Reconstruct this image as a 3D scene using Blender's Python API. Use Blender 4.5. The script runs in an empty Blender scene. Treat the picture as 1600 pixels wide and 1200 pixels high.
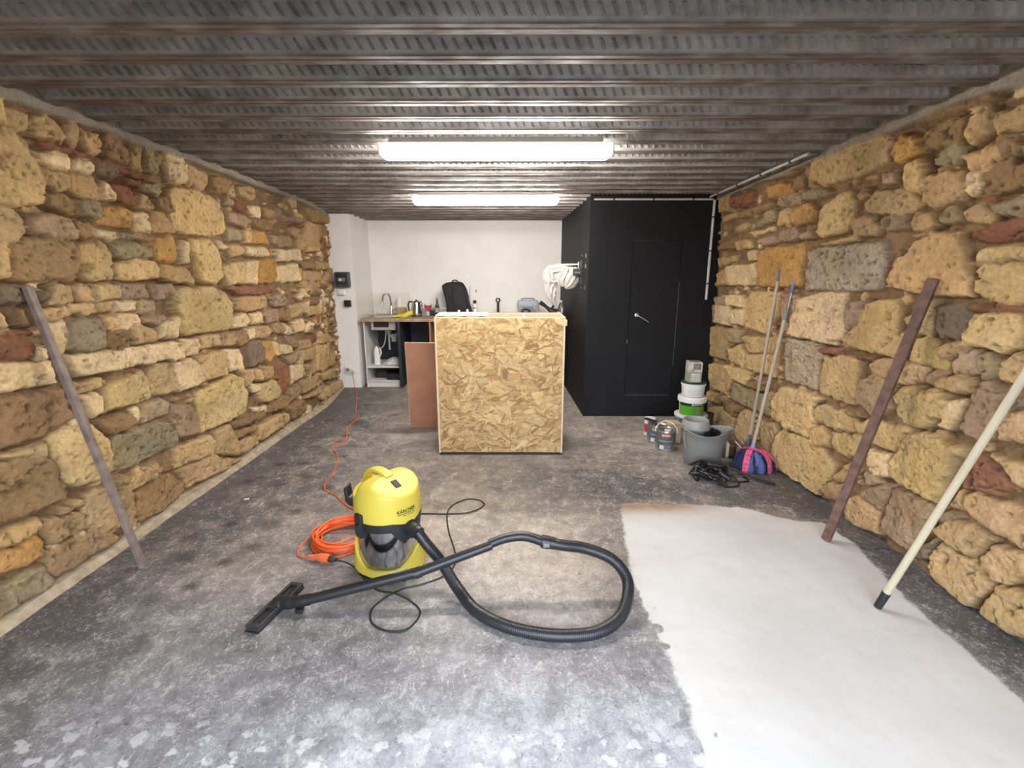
import bpy, bmesh, math, random
import numpy as np
from mathutils import Vector, Matrix

# ------------------------------------------------------------------ camera
SC = bpy.context.scene
COL = SC.collection
cam_d = bpy.data.cameras.new('camera'); cam = bpy.data.objects.new('camera', cam_d); COL.objects.link(cam)
cam_d.sensor_fit = 'HORIZONTAL'; cam_d.sensor_width = 36.0; cam_d.lens = 726.0 / 1600.0 * 36.0
cam_d.clip_start = 0.02; cam_d.clip_end = 60
cam.location = (0, 0, 1.5)
cam.rotation_euler = (math.radians(90 - 13.2), 0, math.radians(0.25))
SC.camera = cam
# ------------------------------------------------------------------ light and exposure
SC.view_settings.view_transform = 'Standard'; SC.view_settings.look = 'None'
SC.view_settings.gamma = 1.0; SC.view_settings.use_curve_mapping = False
SC.view_settings.exposure = 1.66
TUBE_STRENGTH = 33.0
SKY_STRENGTH = 4.0
w = bpy.data.worlds.new('overcast daylight'); SC.world = w; w.use_nodes = True
nt = w.node_tree; nt.nodes.clear()
wo = nt.nodes.new('ShaderNodeOutputWorld'); bg = nt.nodes.new('ShaderNodeBackground')
tc = nt.nodes.new('ShaderNodeTexCoord'); sx = nt.nodes.new('ShaderNodeSeparateXYZ'); cr = nt.nodes.new('ShaderNodeValToRGB')
mr = nt.nodes.new('ShaderNodeMapRange'); mr.inputs[1].default_value = -1; mr.inputs[2].default_value = 1
nt.links.new(tc.outputs['Generated'], sx.inputs[0]); nt.links.new(sx.outputs['Z'], mr.inputs[0]); nt.links.new(mr.outputs[0], cr.inputs[0])
cr.color_ramp.elements[0].position = 0.48; cr.color_ramp.elements[0].color = (0.035, 0.035, 0.035, 1)
cr.color_ramp.elements[1].position = 0.53; cr.color_ramp.elements[1].color = (0.79, 0.87, 1.0, 1)
nt.links.new(cr.outputs[0], bg.inputs[0]); bg.inputs[1].default_value = SKY_STRENGTH
nt.links.new(bg.outputs[0], wo.inputs[0])

# ------------------------------------------------------------------ helpers
PI = math.pi
rng = np.random.default_rng(7)
R_ = random.Random(5)
ROOT = {}

def lin(r, g, b):
    f = lambda c: (c / 255 / 12.92) if c / 255 <= 0.04045 else ((c / 255 + 0.055) / 1.055) ** 2.4
    return (f(r), f(g), f(b), 1.0)

def mat(name, color, rough=0.6, metal=0.0, var=0.0, scale=20.0, bump=0.0, bscale=60.0, trans=0.0, emit=None, estr=0.0, spec=0.5, alpha=1.0, attr=None, color2=None):
    m = bpy.data.materials.new(name); m.use_nodes = True
    n = m.node_tree.nodes; l = m.node_tree.links; b = n['Principled BSDF']
    b.inputs['Base Color'].default_value = color; b.inputs['Roughness'].default_value = rough
    b.inputs['Metallic'].default_value = metal; b.inputs['Specular IOR Level'].default_value = spec
    if trans: b.inputs['Transmission Weight'].default_value = trans; b.inputs['IOR'].default_value = 1.45
    if emit: b.inputs['Emission Color'].default_value = emit; b.inputs['Emission Strength'].default_value = estr
    t = n.new('ShaderNodeTexCoord')
    if attr or var:
        src = None
        if attr:
            a = n.new('ShaderNodeAttribute'); a.attribute_name = attr; src = a.outputs['Color']
        nz = n.new('ShaderNodeTexNoise'); nz.inputs['Scale'].default_value = scale; nz.inputs['Detail'].default_value = 6
        l.new(t.outputs['Object'], nz.inputs['Vector'])
        mx = n.new('ShaderNodeMix'); mx.data_type = 'RGBA'; mx.blend_type = 'MIX'
        if attr:
            mp = n.new('ShaderNodeMapRange'); mp.inputs[1].default_value = 0.3; mp.inputs[2].default_value = 0.7
            mp.inputs[3].default_value = 1 - var; mp.inputs[4].default_value = 1 + var
            l.new(nz.outputs['Fac'], mp.inputs[0])
            vm = n.new('ShaderNodeVectorMath'); vm.operation = 'SCALE'
            l.new(src, vm.inputs[0]); l.new(mp.outputs[0], vm.inputs['Scale']); l.new(vm.outputs[0], b.inputs['Base Color'])
        else:
            c2 = color2 or tuple(min(1, c * (1 + var)) for c in color[:3]) + (1,)
            c1 = color if color2 else tuple(c * (1 - var) for c in color[:3]) + (1,)
            mp = n.new('ShaderNodeMapRange'); mp.inputs[1].default_value = 0.35; mp.inputs[2].default_value = 0.65
            l.new(nz.outputs['Fac'], mp.inputs[0]); l.new(mp.outputs[0], mx.inputs['Factor'])
            mx.inputs[6].default_value = c1; mx.inputs[7].default_value = c2
            l.new(mx.outputs[2], b.inputs['Base Color'])
    if bump:
        nb = n.new('ShaderNodeTexNoise'); nb.inputs['Scale'].default_value = bscale; nb.inputs['Detail'].default_value = 5
        l.new(t.outputs['Object'], nb.inputs['Vector'])
        bp = n.new('ShaderNodeBump'); bp.inputs['Strength'].default_value = bump; bp.inputs['Distance'].default_value = 0.01
        l.new(nb.outputs['Fac'], bp.inputs['Height']); l.new(bp.outputs[0], b.inputs['Normal'])
    return m

class MB:
    """collects shapes in world coordinates; build() links them as ONE mesh object"""
    def __init__(s): s.v = []; s.f = []
    def add(s, vs, fs):
        o = len(s.v); s.v += [tuple(p) for p in vs]; s.f += [tuple(i + o for i in f) for f in fs]; return s
    def box(s, x0, x1, y0, y1, z0, z1, M=None):
        p = [(x, y, z) for z in (z0, z1) for x, y in ((x0, y0), (x1, y0), (x1, y1), (x0, y1))]
        if M is not None: p = [M @ Vector(q) for q in p]
        return s.add(p, [(3, 2, 1, 0), (4, 5, 6, 7), (0, 1, 5, 4), (1, 2, 6, 5), (2, 3, 7, 6), (3, 0, 4, 7)])
    def bar(s, a, b, w, d, up=(0, 0, 1), roll=0.0):
        a = Vector(a); b = Vector(b); t = (b - a).normalized(); u = Vector(up)
        x = t.cross(u)
        if x.length < 1e-4: x = t.cross(Vector((1, 0, 0)))
        x.normalize(); y = x.cross(t)
        if roll: Q = Matrix.Rotation(roll, 3, t); x = Q @ x; y = Q @ y
        p = [c + x * sx_ * w / 2 + y * sy_ * d / 2 for c in (a, b) for sx_, sy_ in ((-1, -1), (1, -1), (1, 1), (-1, 1))]
        return s.add(p, [(3, 2, 1, 0), (4, 5, 6, 7), (0, 1, 5, 4), (1, 2, 6, 5), (2, 3, 7, 6), (3, 0, 4, 7)])
    def lathe(s, prof, c=(0, 0, 0), n=32, M=None, cap=True):
        vs = []; fs = []
        for r, z in prof:
            for i in range(n):
                a = 2 * PI * i / n; vs.append(Vector((r * math.cos(a), r * math.sin(a), z)))
        k = len(prof)
        for j in range(k - 1):
            for i in range(n):
                i2 = (i + 1) % n; fs.append((j * n + i, j * n + i2, (j + 1) * n + i2, (j + 1) * n + i))
        if cap:
            if prof[0][0] > 1e-5: fs.append(tuple(range(n - 1, -1, -1)))
            if prof[-1][0] > 1e-5: fs.append(tuple((k - 1) * n + i for i in range(n)))
        C_ = Vector(c)
        vs = [(M @ v if M is not None else v) + C_ for v in vs]
        return s.add(vs, fs)
    def cyl(s, a, b, r, r2=None, n=16):
        return s.tube([a, b], [r, r if r2 is None else r2], n)
    def tube(s, pts, r, n=10, cap=True, closed=False):
        pts = [Vector(p) for p in pts]; m = len(pts)
        rad = r if isinstance(r, (list, tuple)) else [r] * m
        vs = []; fs = []; px = None
        for i in range(m):
            if closed: t = pts[(i + 1) % m] - pts[i - 1]
            else: t = pts[min(i + 1, m - 1)] - pts[max(i - 1, 0)]
            if t.length < 1e-9: t = Vector((0, 0, 1))
            t.normalize()
            if px is None:
                px = t.cross(Vector((0, 0, 1)))
                if px.length < 1e-3: px = t.cross(Vector((1, 0, 0)))
            else: px = px - t * px.dot(t)
            px.normalize(); py = t.cross(px)
            for k in range(n):
                a = 2 * PI * k / n; vs.append(pts[i] + (px * math.cos(a) + py * math.sin(a)) * rad[i])
        for i in range(m if closed else m - 1):
            j = (i + 1) % m
            for k in range(n):
                k2 = (k + 1) % n; fs.append((i * n + k, i * n + k2, j * n + k2, j * n + k))
        if cap and not closed: fs += [tuple(range(n - 1, -1, -1)), tuple((m - 1) * n + k for k in range(n))]
        return s.add(vs, fs)
    def loft(s, secs, n=28, e=2.0, lobes=0, amp=0.0, tw=0.0, dirs=None):
        """secs: (cx,cy,cz,rx,ry[,rot]); horizontal superellipse rings"""
        vs = []; fs = []
        for q, S in enumerate(secs):
            cx, cy, cz, rx, ry = S[:5]; rot = S[5] if len(S) > 5 else 0
            for i in range(n):
                a = 2 * PI * i / n; c, d = math.cos(a), math.sin(a)
                k = 1 + amp * math.sin(lobes * a + tw * q) if lobes else 1
                x = rx * k * math.copysign(abs(c) ** (2 / e), c); y = ry * k * math.copysign(abs(d) ** (2 / e), d)
                vs.append((cx + x * math.cos(rot) - y * math.sin(rot), cy + x * math.sin(rot) + y * math.cos(rot), cz))
        m = len(secs)
        for j in range(m - 1):
            for i in range(n):
                i2 = (i + 1) % n; fs.append((j * n + i, j * n + i2, (j + 1) * n + i2, (j + 1) * n + i))
        fs += [tuple(range(n - 1, -1, -1)), tuple((m - 1) * n + i for i in range(n))]
        return s.add(vs, fs)
    def prism(s, poly, M, d):
        """2-D poly extruded by d along local z, placed by matrix M"""
        n = len(poly)
        vs = [M @ Vector((x, y, z)) for z in (0, d) for x, y in poly]
        fs = [tuple(range(n - 1, -1, -1)), tuple(range(n, 2 * n))] + [(i, (i + 1) % n, n + (i + 1) % n, n + i) for i in range(n)]
        return s.add(vs, fs)
    def build(s, name, m, parent=None, loc=None, smooth=True, bevel=0.0, angle=38, seg=2):
        me = bpy.data.meshes.new(name)
        o = bpy.data.objects.new(name, me); COL.objects.link(o)
        if parent is not None:
            root = ROOT[parent]; o.parent = parent; ROOT[o] = root
        else:
            root = Vector(loc) if loc is not None else Vector((0, 0, 0)); o.location = root; ROOT[o] = root
        me.from_pydata([(p[0] - root[0], p[1] - root[1], p[2] - root[2]) for p in s.v], [], s.f)
        bm = bmesh.new(); bm.from_mesh(me); bmesh.ops.recalc_face_normals(bm, faces=bm.faces); bm.to_mesh(me); bm.free()
        me.materials.append(m)
        if smooth: me.shade_smooth(); me.set_sharp_from_angle(angle=math.radians(angle))
        if bevel:
            b = o.modifiers.new('bevel', 'BEVEL'); b.width = bevel; b.segments = seg; b.limit_method = 'ANGLE'; b.angle_limit = math.radians(40)
            wn = o.modifiers.new('normals', 'WEIGHTED_NORMAL'); wn.keep_sharp = False
        return o

def tag(o, label, cat, group=None):
    o['label'] = label; o['category'] = cat
    if group: o['group'] = group
    return o
def thing(name, label, cat, loc, group=None):
    o = bpy.data.objects.new(name, None); COL.objects.link(o); o.location = loc; o.empty_display_size = 0.05
    ROOT[o] = Vector(loc); return tag(o, label, cat, group)
def struct(o):
    o['kind'] = 'structure'; return o
def spline(pts, k=8, closed=False):
    P = [Vector(p) for p in pts]; n = len(P); out = []
    for i in range(n if closed else n - 1):
        if closed: a, b, c, d = P[i - 1], P[i], P[(i + 1) % n], P[(i + 2) % n]
        else: a, b, c, d = P[max(i - 1, 0)], P[i], P[i + 1], P[min(i + 2, n - 1)]
        for j in range(k):
            t = j / k
            out.append(0.5 * (2 * b + (c - a) * t + (2 * a - 5 * b + 4 * c - d) * t * t + (3 * b - a - 3 * c + d) * t ** 3))
    if not closed: out.append(P[-1])
    return out
def text_mesh(s, size, bold=0.0):
    cu = bpy.data.curves.new('lettering', 'FONT'); cu.body = s; cu.size = size; cu.align_x = 'CENTER'; cu.align_y = 'CENTER'; cu.offset = size * bold
    cu.resolution_u = 3
    o = bpy.data.objects.new('lettering', cu); COL.objects.link(o)
    dg = bpy.context.evaluated_depsgraph_get(); dg.update()
    me = bpy.data.meshes.new_from_object(o.evaluated_get(dg))
    vs = [v.co.copy() for v in me.vertices]; fs = [tuple(p.vertices) for p in me.polygons]
    bpy.data.objects.remove(o); bpy.data.curves.remove(cu); bpy.data.meshes.remove(me)
    return vs, fs
def lettering_on_cylinder(mb, s, size, c, r, ang, z, bold=0.0):
    vs, fs = text_mesh(s, size, bold)
    out = []
    for v in vs:
        a = ang + v.x / r
        out.append((c[0] + r * math.cos(a), c[1] + r * math.sin(a), z + v.y))
    mb.add(out, fs)
def patch_on_cylinder(mb, c, r, a0, a1, z0, z1, th=0.0012, n=12):
    vs = []; fs = []
    for i in range(n + 1):
        a = a0 + (a1 - a0) * i / n
        for rr, z in ((r, z0), (r + th, z0), (r + th, z1), (r, z1)):
            vs.append((c[0] + rr * math.cos(a), c[1] + rr * math.sin(a), z))
    for i in range(n):
        for k in range(4):
            k2 = (k + 1) % 4; fs.append((i * 4 + k, i * 4 + k2, (i + 1) * 4 + k2, (i + 1) * 4 + k))
    fs += [(0, 1, 2, 3), (n * 4 + 3, n * 4 + 2, n * 4 + 1, n * 4)]
    mb.add(vs, fs)

_T = {}
def vnoise(x, y, seed=0):
    if seed not in _T: _T[seed] = np.random.default_rng(1000 + seed).random((256, 256))
    T = _T[seed]
    xi = np.floor(x).astype(int); yi = np.floor(y).astype(int); fx = x - xi; fy = y - yi
    fx = fx * fx * (3 - 2 * fx); fy = fy * fy * (3 - 2 * fy)
    a = T[xi & 255, yi & 255]; b = T[(xi + 1) & 255, yi & 255]; c = T[xi & 255, (yi + 1) & 255]; d = T[(xi + 1) & 255, (yi + 1) & 255]
    return (a * (1 - fx) + b * fx) * (1 - fy) + (c * (1 - fx) + d * fx) * fy
def fbm(x, y, seed=0, oct=4):
    s = 0; amp = 0.5; tot = 0
    for i in range(oct):
        s = s + amp * vnoise(x * 2 ** i + 17 * i, y * 2 ** i + 31 * i, seed + i); tot += amp; amp *= 0.5
    return s / tot
def poly_sd(X, Y, P):
    """signed distance, positive inside"""
    P = np.asarray(P, float); n = len(P); d = np.full(X.shape, 1e9); ins = np.zeros(X.shape, bool)
    for i in range(n):
        ax, ay = P[i]; bx, by = P[(i + 1) % n]
        ex, ey = bx - ax, by - ay; L = ex * ex + ey * ey + 1e-12
        t = np.clip(((X - ax) * ex + (Y - ay) * ey) / L, 0, 1)
        d = np.minimum(d, np.hypot(X - ax - t * ex, Y - ay - t * ey))
        c = ((ay > Y) != (by > Y)) & (X < (bx - ax) * (Y - ay) / ((by - ay) if by != ay else 1e-12) + ax)
        ins ^= c
    return np.where(ins, d, -d)
def grid_object(name, V, nu, nv, m, colors=None, attrs=None):
    """V: (nu*nv,3) row-major grid"""
    me = bpy.data.meshes.new(name); o = bpy.data.objects.new(name, me); COL.objects.link(o); ROOT[o] = Vector((0, 0, 0))
    idx = np.arange(nu * nv).reshape(nu, nv)
    q = np.stack([idx[:-1, :-1], idx[1:, :-1], idx[1:, 1:], idx[:-1, 1:]], -1).reshape(-1, 4)
    me.vertices.add(nu * nv); me.vertices.foreach_set('co', np.asarray(V, np.float32).ravel())
    me.loops.add(q.size); me.loops.foreach_set('vertex_index', q.ravel().astype(np.int32))
    me.polygons.add(len(q)); me.polygons.foreach_set('loop_start', (np.arange(len(q)) * 4).astype(np.int32))
    me.update(calc_edges=True); me.validate()
    if colors is not None:
        a = me.color_attributes.new('col', 'FLOAT_COLOR', 'POINT')
        c = np.ones((nu * nv, 4), np.float32); c[:, :3] = colors.reshape(-1, 3); a.data.foreach_set('color', c.ravel())
    for k, v in (attrs or {}).items():
        a = me.attributes.new(k, 'FLOAT', 'POINT'); a.data.foreach_set('value', np.asarray(v, np.float32).ravel())
    me.materials.append(m); me.shade_smooth()
    return o
STONES_LEFT = """
t 419,438 425,437 444,436 444,423 434,419 421,420 416,420
y 415,417 430,418 445,416 444,408 448,396 451,385 447,371 441,362 425,358 400,358 409,413
t 447,437 462,441 474,435 477,425 473,418 459,420 446,421
t 479,441 492,441 492,429 489,420 480,418 477,427
t 494,439 516,439 517,421 511,418 497,418 493,425
b 521,442 545,441 553,434 549,417 528,418 519,423
t 557,439 571,440 569,427 571,416 556,416 552,425
g 574,441 591,443 601,438 593,418 584,414 573,418
p 604,445 640,444 643,437 642,414 614,412 609,426
p 447,407 459,411 478,410 478,397 461,397 448,399
p 481,408 496,411 504,408 504,399 491,398 480,398
d 508,412 535,413 536,402 524,398 508,401
r 445,417 476,417 504,416 552,413 580,409 577,406 543,408 496,412 457,412 447,413
t 448,394 466,395 475,394 472,378 459,375 451,380
t 477,394 501,398 506,385 506,375 484,374 475,379
p 511,395 517,391 522,382 519,375 508,376 507,387
r 519,394 540,395 553,388 551,375 538,374 524,378
r 535,402 560,405 558,395 541,396
g 563,402 589,406 594,397 585,391 560,396
t 556,391 572,389 579,376 569,372 553,373
b 576,389 602,394 612,376 594,372 580,378
b 449,373 463,375 475,371 478,356 467,356 444,362
g 475,371 504,374 503,358 494,352 478,356
o 508,369 536,372 546,368 541,350 516,350 499,353
y 402,357 419,356 424,347 424,336 415,328 405,324 396,328
m 428,351 447,356 464,352 477,341 473,335 460,332 431,335 425,341
b 477,350 494,350 493,338 483,335 476,339
p 495,348 522,345 522,336 507,336 494,340
g 523,345 539,345 537,337 522,336
b 541,347 573,347 574,338 558,337 540,340
p 546,367 569,369 570,349 548,349
t 574,373 594,374 613,365 608,351 571,348
b 408,324 420,332 465,332 472,321 467,297 456,294 418,293 402,297 404,310
t 473,327 498,336 507,326 510,300 506,295 476,295 469,300
g 508,333 544,336 568,331 568,319 527,316 509,320
y 513,313 541,317 568,315 571,307 567,295 514,294
o 575,344 605,348 615,336 607,314 576,315 570,326
p 616,343 628,343 631,316 611,314
t 573,312 618,311 635,296 632,288 600,290 569,297
t 440,292 458,290 459,273 434,273 435,283
t 462,290 477,290 482,281 479,273 463,275
y 481,291 509,290 508,274 484,274
m 515,290 552,290 557,276 555,272 512,273 509,281
m 559,288 593,289 601,278 597,270 564,270
p 507,272 533,270 531,260 505,261
g 537,270 564,270 564,255 534,256
t 454,271 483,273 483,262 472,259 453,264
t 485,273 504,272 504,262 484,262
t 425,269 449,271 458,262 431,258 427,260
g 449,255 469,257 483,255 488,239 482,224 463,223 444,229 445,245
t 490,257 508,256 511,244 492,243
p 503,259 533,256 536,245 507,243
m 539,252 574,254 579,245 562,241 542,245
p 564,241 594,250 598,242 594,221 557,225
t 519,243 538,245 558,235 556,223 523,222 520,234
b 491,243 514,242 521,232 517,221 493,219 484,226
p 429,256 447,258 442,225 433,224 430,242
r 380,252 404,248 413,238 411,230 400,227 376,230
r 393,254 409,253 411,248 393,251
d 388,293 407,292 423,290 425,283 420,275 403,274 385,277
d 426,286 435,284 431,278 423,277
y 384,273 395,268 395,257 381,257
b 405,272 414,272 425,268 426,261 414,255 402,259
p 413,237 423,238 422,225 414,226
t 394,323 407,324 401,300 388,296
p 442,223 471,222 505,219 502,199 473,200 445,202 441,211
p 507,220 600,215 607,206 604,194 548,198 506,199
p 602,213 625,217 634,207 627,194 609,194
p 586,188 616,191 635,176 643,158 620,152 585,152 580,167
y 554,194 579,190 586,174 580,153 553,154 538,159 537,180
y 475,183 487,187 531,190 537,178 536,155 499,155 471,158
t 441,196 476,195 478,188 465,185 447,184
p 447,182 466,182 471,174 469,158 454,158
g 524,152 557,150 567,143 564,127 522,129
p 509,150 520,151 522,138 517,132 510,136
b 465,152 498,150 509,142 509,132 487,130 473,132 464,144
g 474,129 485,128 550,123 570,105 569,87 525,84 483,84 469,91
m 569,139 601,130 614,115 615,85 575,91 571,111
p 374,228 400,225 427,222 426,200 407,201 380,203 370,211
b 369,202 399,197 430,196 438,171 437,161 407,154 360,158
t 360,154 397,149 408,150 406,135 382,143 359,153
y 411,151 439,155 458,150 469,128 470,109 466,92 446,88 425,95 413,102 411,133
b 360,147 398,139 410,131 411,113 415,95 410,88 376,90 350,93
t 493,77 537,74 540,60 530,55 489,58 489,69
b 493,53 555,51 578,29 576,14 534,10 496,16 492,36
t 470,79 485,79 488,62 489,46 495,18 482,15 473,53
t 436,78 456,81 462,75 472,24 454,27 430,47 430,63
t 408,82 430,79 431,69 408,75
t 392,78 427,66 429,49 406,49 395,50 389,70
t 349,87 387,81 388,72 382,68 361,69 346,74
o 345,71 364,66 385,66 388,58 386,44 371,42 342,53
b 392,46 439,39 454,27 469,10 434,12 395,14 389,24
g 350,38 384,36 391,15 388,9 362,13 348,12
t 640,442 690,437 687,421 677,412 646,412 638,418
y 622,408 665,410 691,409 718,399 722,368 715,358 685,352 625,352 602,356 600,382 609,401
b 690,435 719,437 738,436 724,417 710,412 695,414
t 728,424 746,432 746,414 732,413
t 756,432 801,438 809,424 790,416 757,419
g 723,411 743,410 738,400 719,402
r 746,411 782,411 786,403 772,393 747,398
p 785,408 822,412 823,394 800,393 787,400
t 834,411 875,411 873,398 839,396
m 881,423 917,417 904,399 877,400
m 723,390 765,392 785,385 766,372 729,377
b 792,389 831,395 858,389 851,373 805,376
g 722,367 752,371 760,357 752,351 722,349
t 765,369 786,373 786,350 765,351
o 786,369 835,374 843,363 840,352 790,350
p 697,348 714,349 718,341 712,337 696,337
t 718,344 751,346 763,335 749,328 724,325
p 764,344 839,348 848,331 797,329 766,332
m 859,368 934,374 945,356 895,349 861,355
t 1016,409 1093,408 1084,352 1016,347 1005,380
b 1106,412 1242,420 1218,396 1119,384
m 911,410 1000,414 1004,404 918,397
r 938,396 1015,400 1008,395 937,392
b 1016,438 1240,444 1232,427 1054,411
p 872,344 982,352 995,330 869,324
y 631,347 675,349 694,336 699,317 697,295 680,285 653,287 645,296 639,316 632,330
y 602,283 669,283 705,274 722,256 715,228 705,220 635,222 598,225 598,248 589,257 595,278
y 700,311 754,321 755,288 707,285 700,298
p 760,319 796,324 794,285 755,286
o 804,324 865,327 871,314 862,286 798,285
p 871,314 955,324 970,287 894,286 867,290
b 972,326 1049,329 1053,314 991,311
t 1064,329 1175,329 1168,313 1081,312
t 974,307 1102,308 1107,287 982,289
r 703,282 861,281 855,270 806,266 739,269
t 724,266 825,264 822,243 762,241 727,247
m 833,261 877,267 897,252 891,242 847,245
m 813,241 850,241 855,216 818,218 804,232
b 859,238 910,241 915,214 886,214 856,222
t 910,243 946,243 965,230 947,218 916,216
p 957,244 996,245 996,214 964,226
t 1006,234 1099,232 1104,212 1008,213
p 720,238 748,241 760,227 745,218 711,220
p 765,237 805,238 806,219 773,220
t 779,216 817,214 836,202 822,193 780,195
m 833,214 881,211 892,193 869,191 839,199
p 915,210 973,211 980,189 926,187
p 886,211 908,200 915,186 882,190
b 705,215 747,212 747,192 722,190 714,200
p 751,215 775,213 775,198 751,195
t 682,215 713,214 712,195 685,196
t 635,218 682,215 682,198 637,200
p 604,219 632,216 632,198 610,194 608,206
p 591,216 606,206 606,194 587,192
d 747,192 783,191 799,175 792,154 748,153 741,171
o 801,188 829,186 837,158 815,148 800,155
p 832,182 853,179 854,154 837,156
p 861,173 907,165 909,149 858,153
m 882,190 929,175 930,154 893,171
t 938,167 1005,165 1008,147 940,150
t 1012,169 1111,164 1192,134 1021,150
y 630,190 689,190 695,169 686,151 639,155 629,181
p 690,192 727,186 738,172 735,152 696,156 693,179
m 871,148 919,145 937,132 891,129
t 950,146 1013,144 1009,119 947,126
y 1020,148 1102,138 1194,104 1197,74 1047,84 1010,94
y 620,140 674,146 698,150 720,139 729,110 722,87 682,81 618,83 612,89 618,114
y 568,79 599,79 637,73 645,58 640,44 603,49 564,54
t 648,76 678,77 690,56 699,34 696,20 645,41 642,56
t 570,49 642,42 657,29 702,12 665,10 584,18 580,31
t 722,152 755,149 755,128 731,124
t 761,146 783,143 783,122 762,126
t 787,146 826,139 822,117 787,121
r 833,135 882,132 893,108 884,85 842,80 831,117
p 896,128 951,119 963,93 894,89
t 956,116 1001,110 1004,89 968,89
t 779,117 826,114 837,88 829,79 781,82 769,101
p 751,123 779,117 777,105 749,110
d 731,122 747,118 749,110 732,112
t 945,85 1008,78 1010,57 946,58
t 1028,84 1193,64 1183,40 1043,63
m 888,82 933,78 935,58 884,58
b 817,80 872,72 884,58 851,51 817,55
b 690,78 775,69 785,58 755,57 694,64
b 693,59 758,50 757,41 694,47
t 696,41 755,33 760,15 712,14 697,25
t 764,44 832,46 837,22 775,18 761,23
t 841,43 867,40 869,21 841,19
b 874,49 939,45 945,19 883,21
t 950,47 1015,48 1012,36 955,43
t 1015,48 1221,25 1240,-1 1035,19 1024,28
p 752,82 791,73 794,62 758,75
b 792,77 815,70 813,56 793,58
"""
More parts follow.
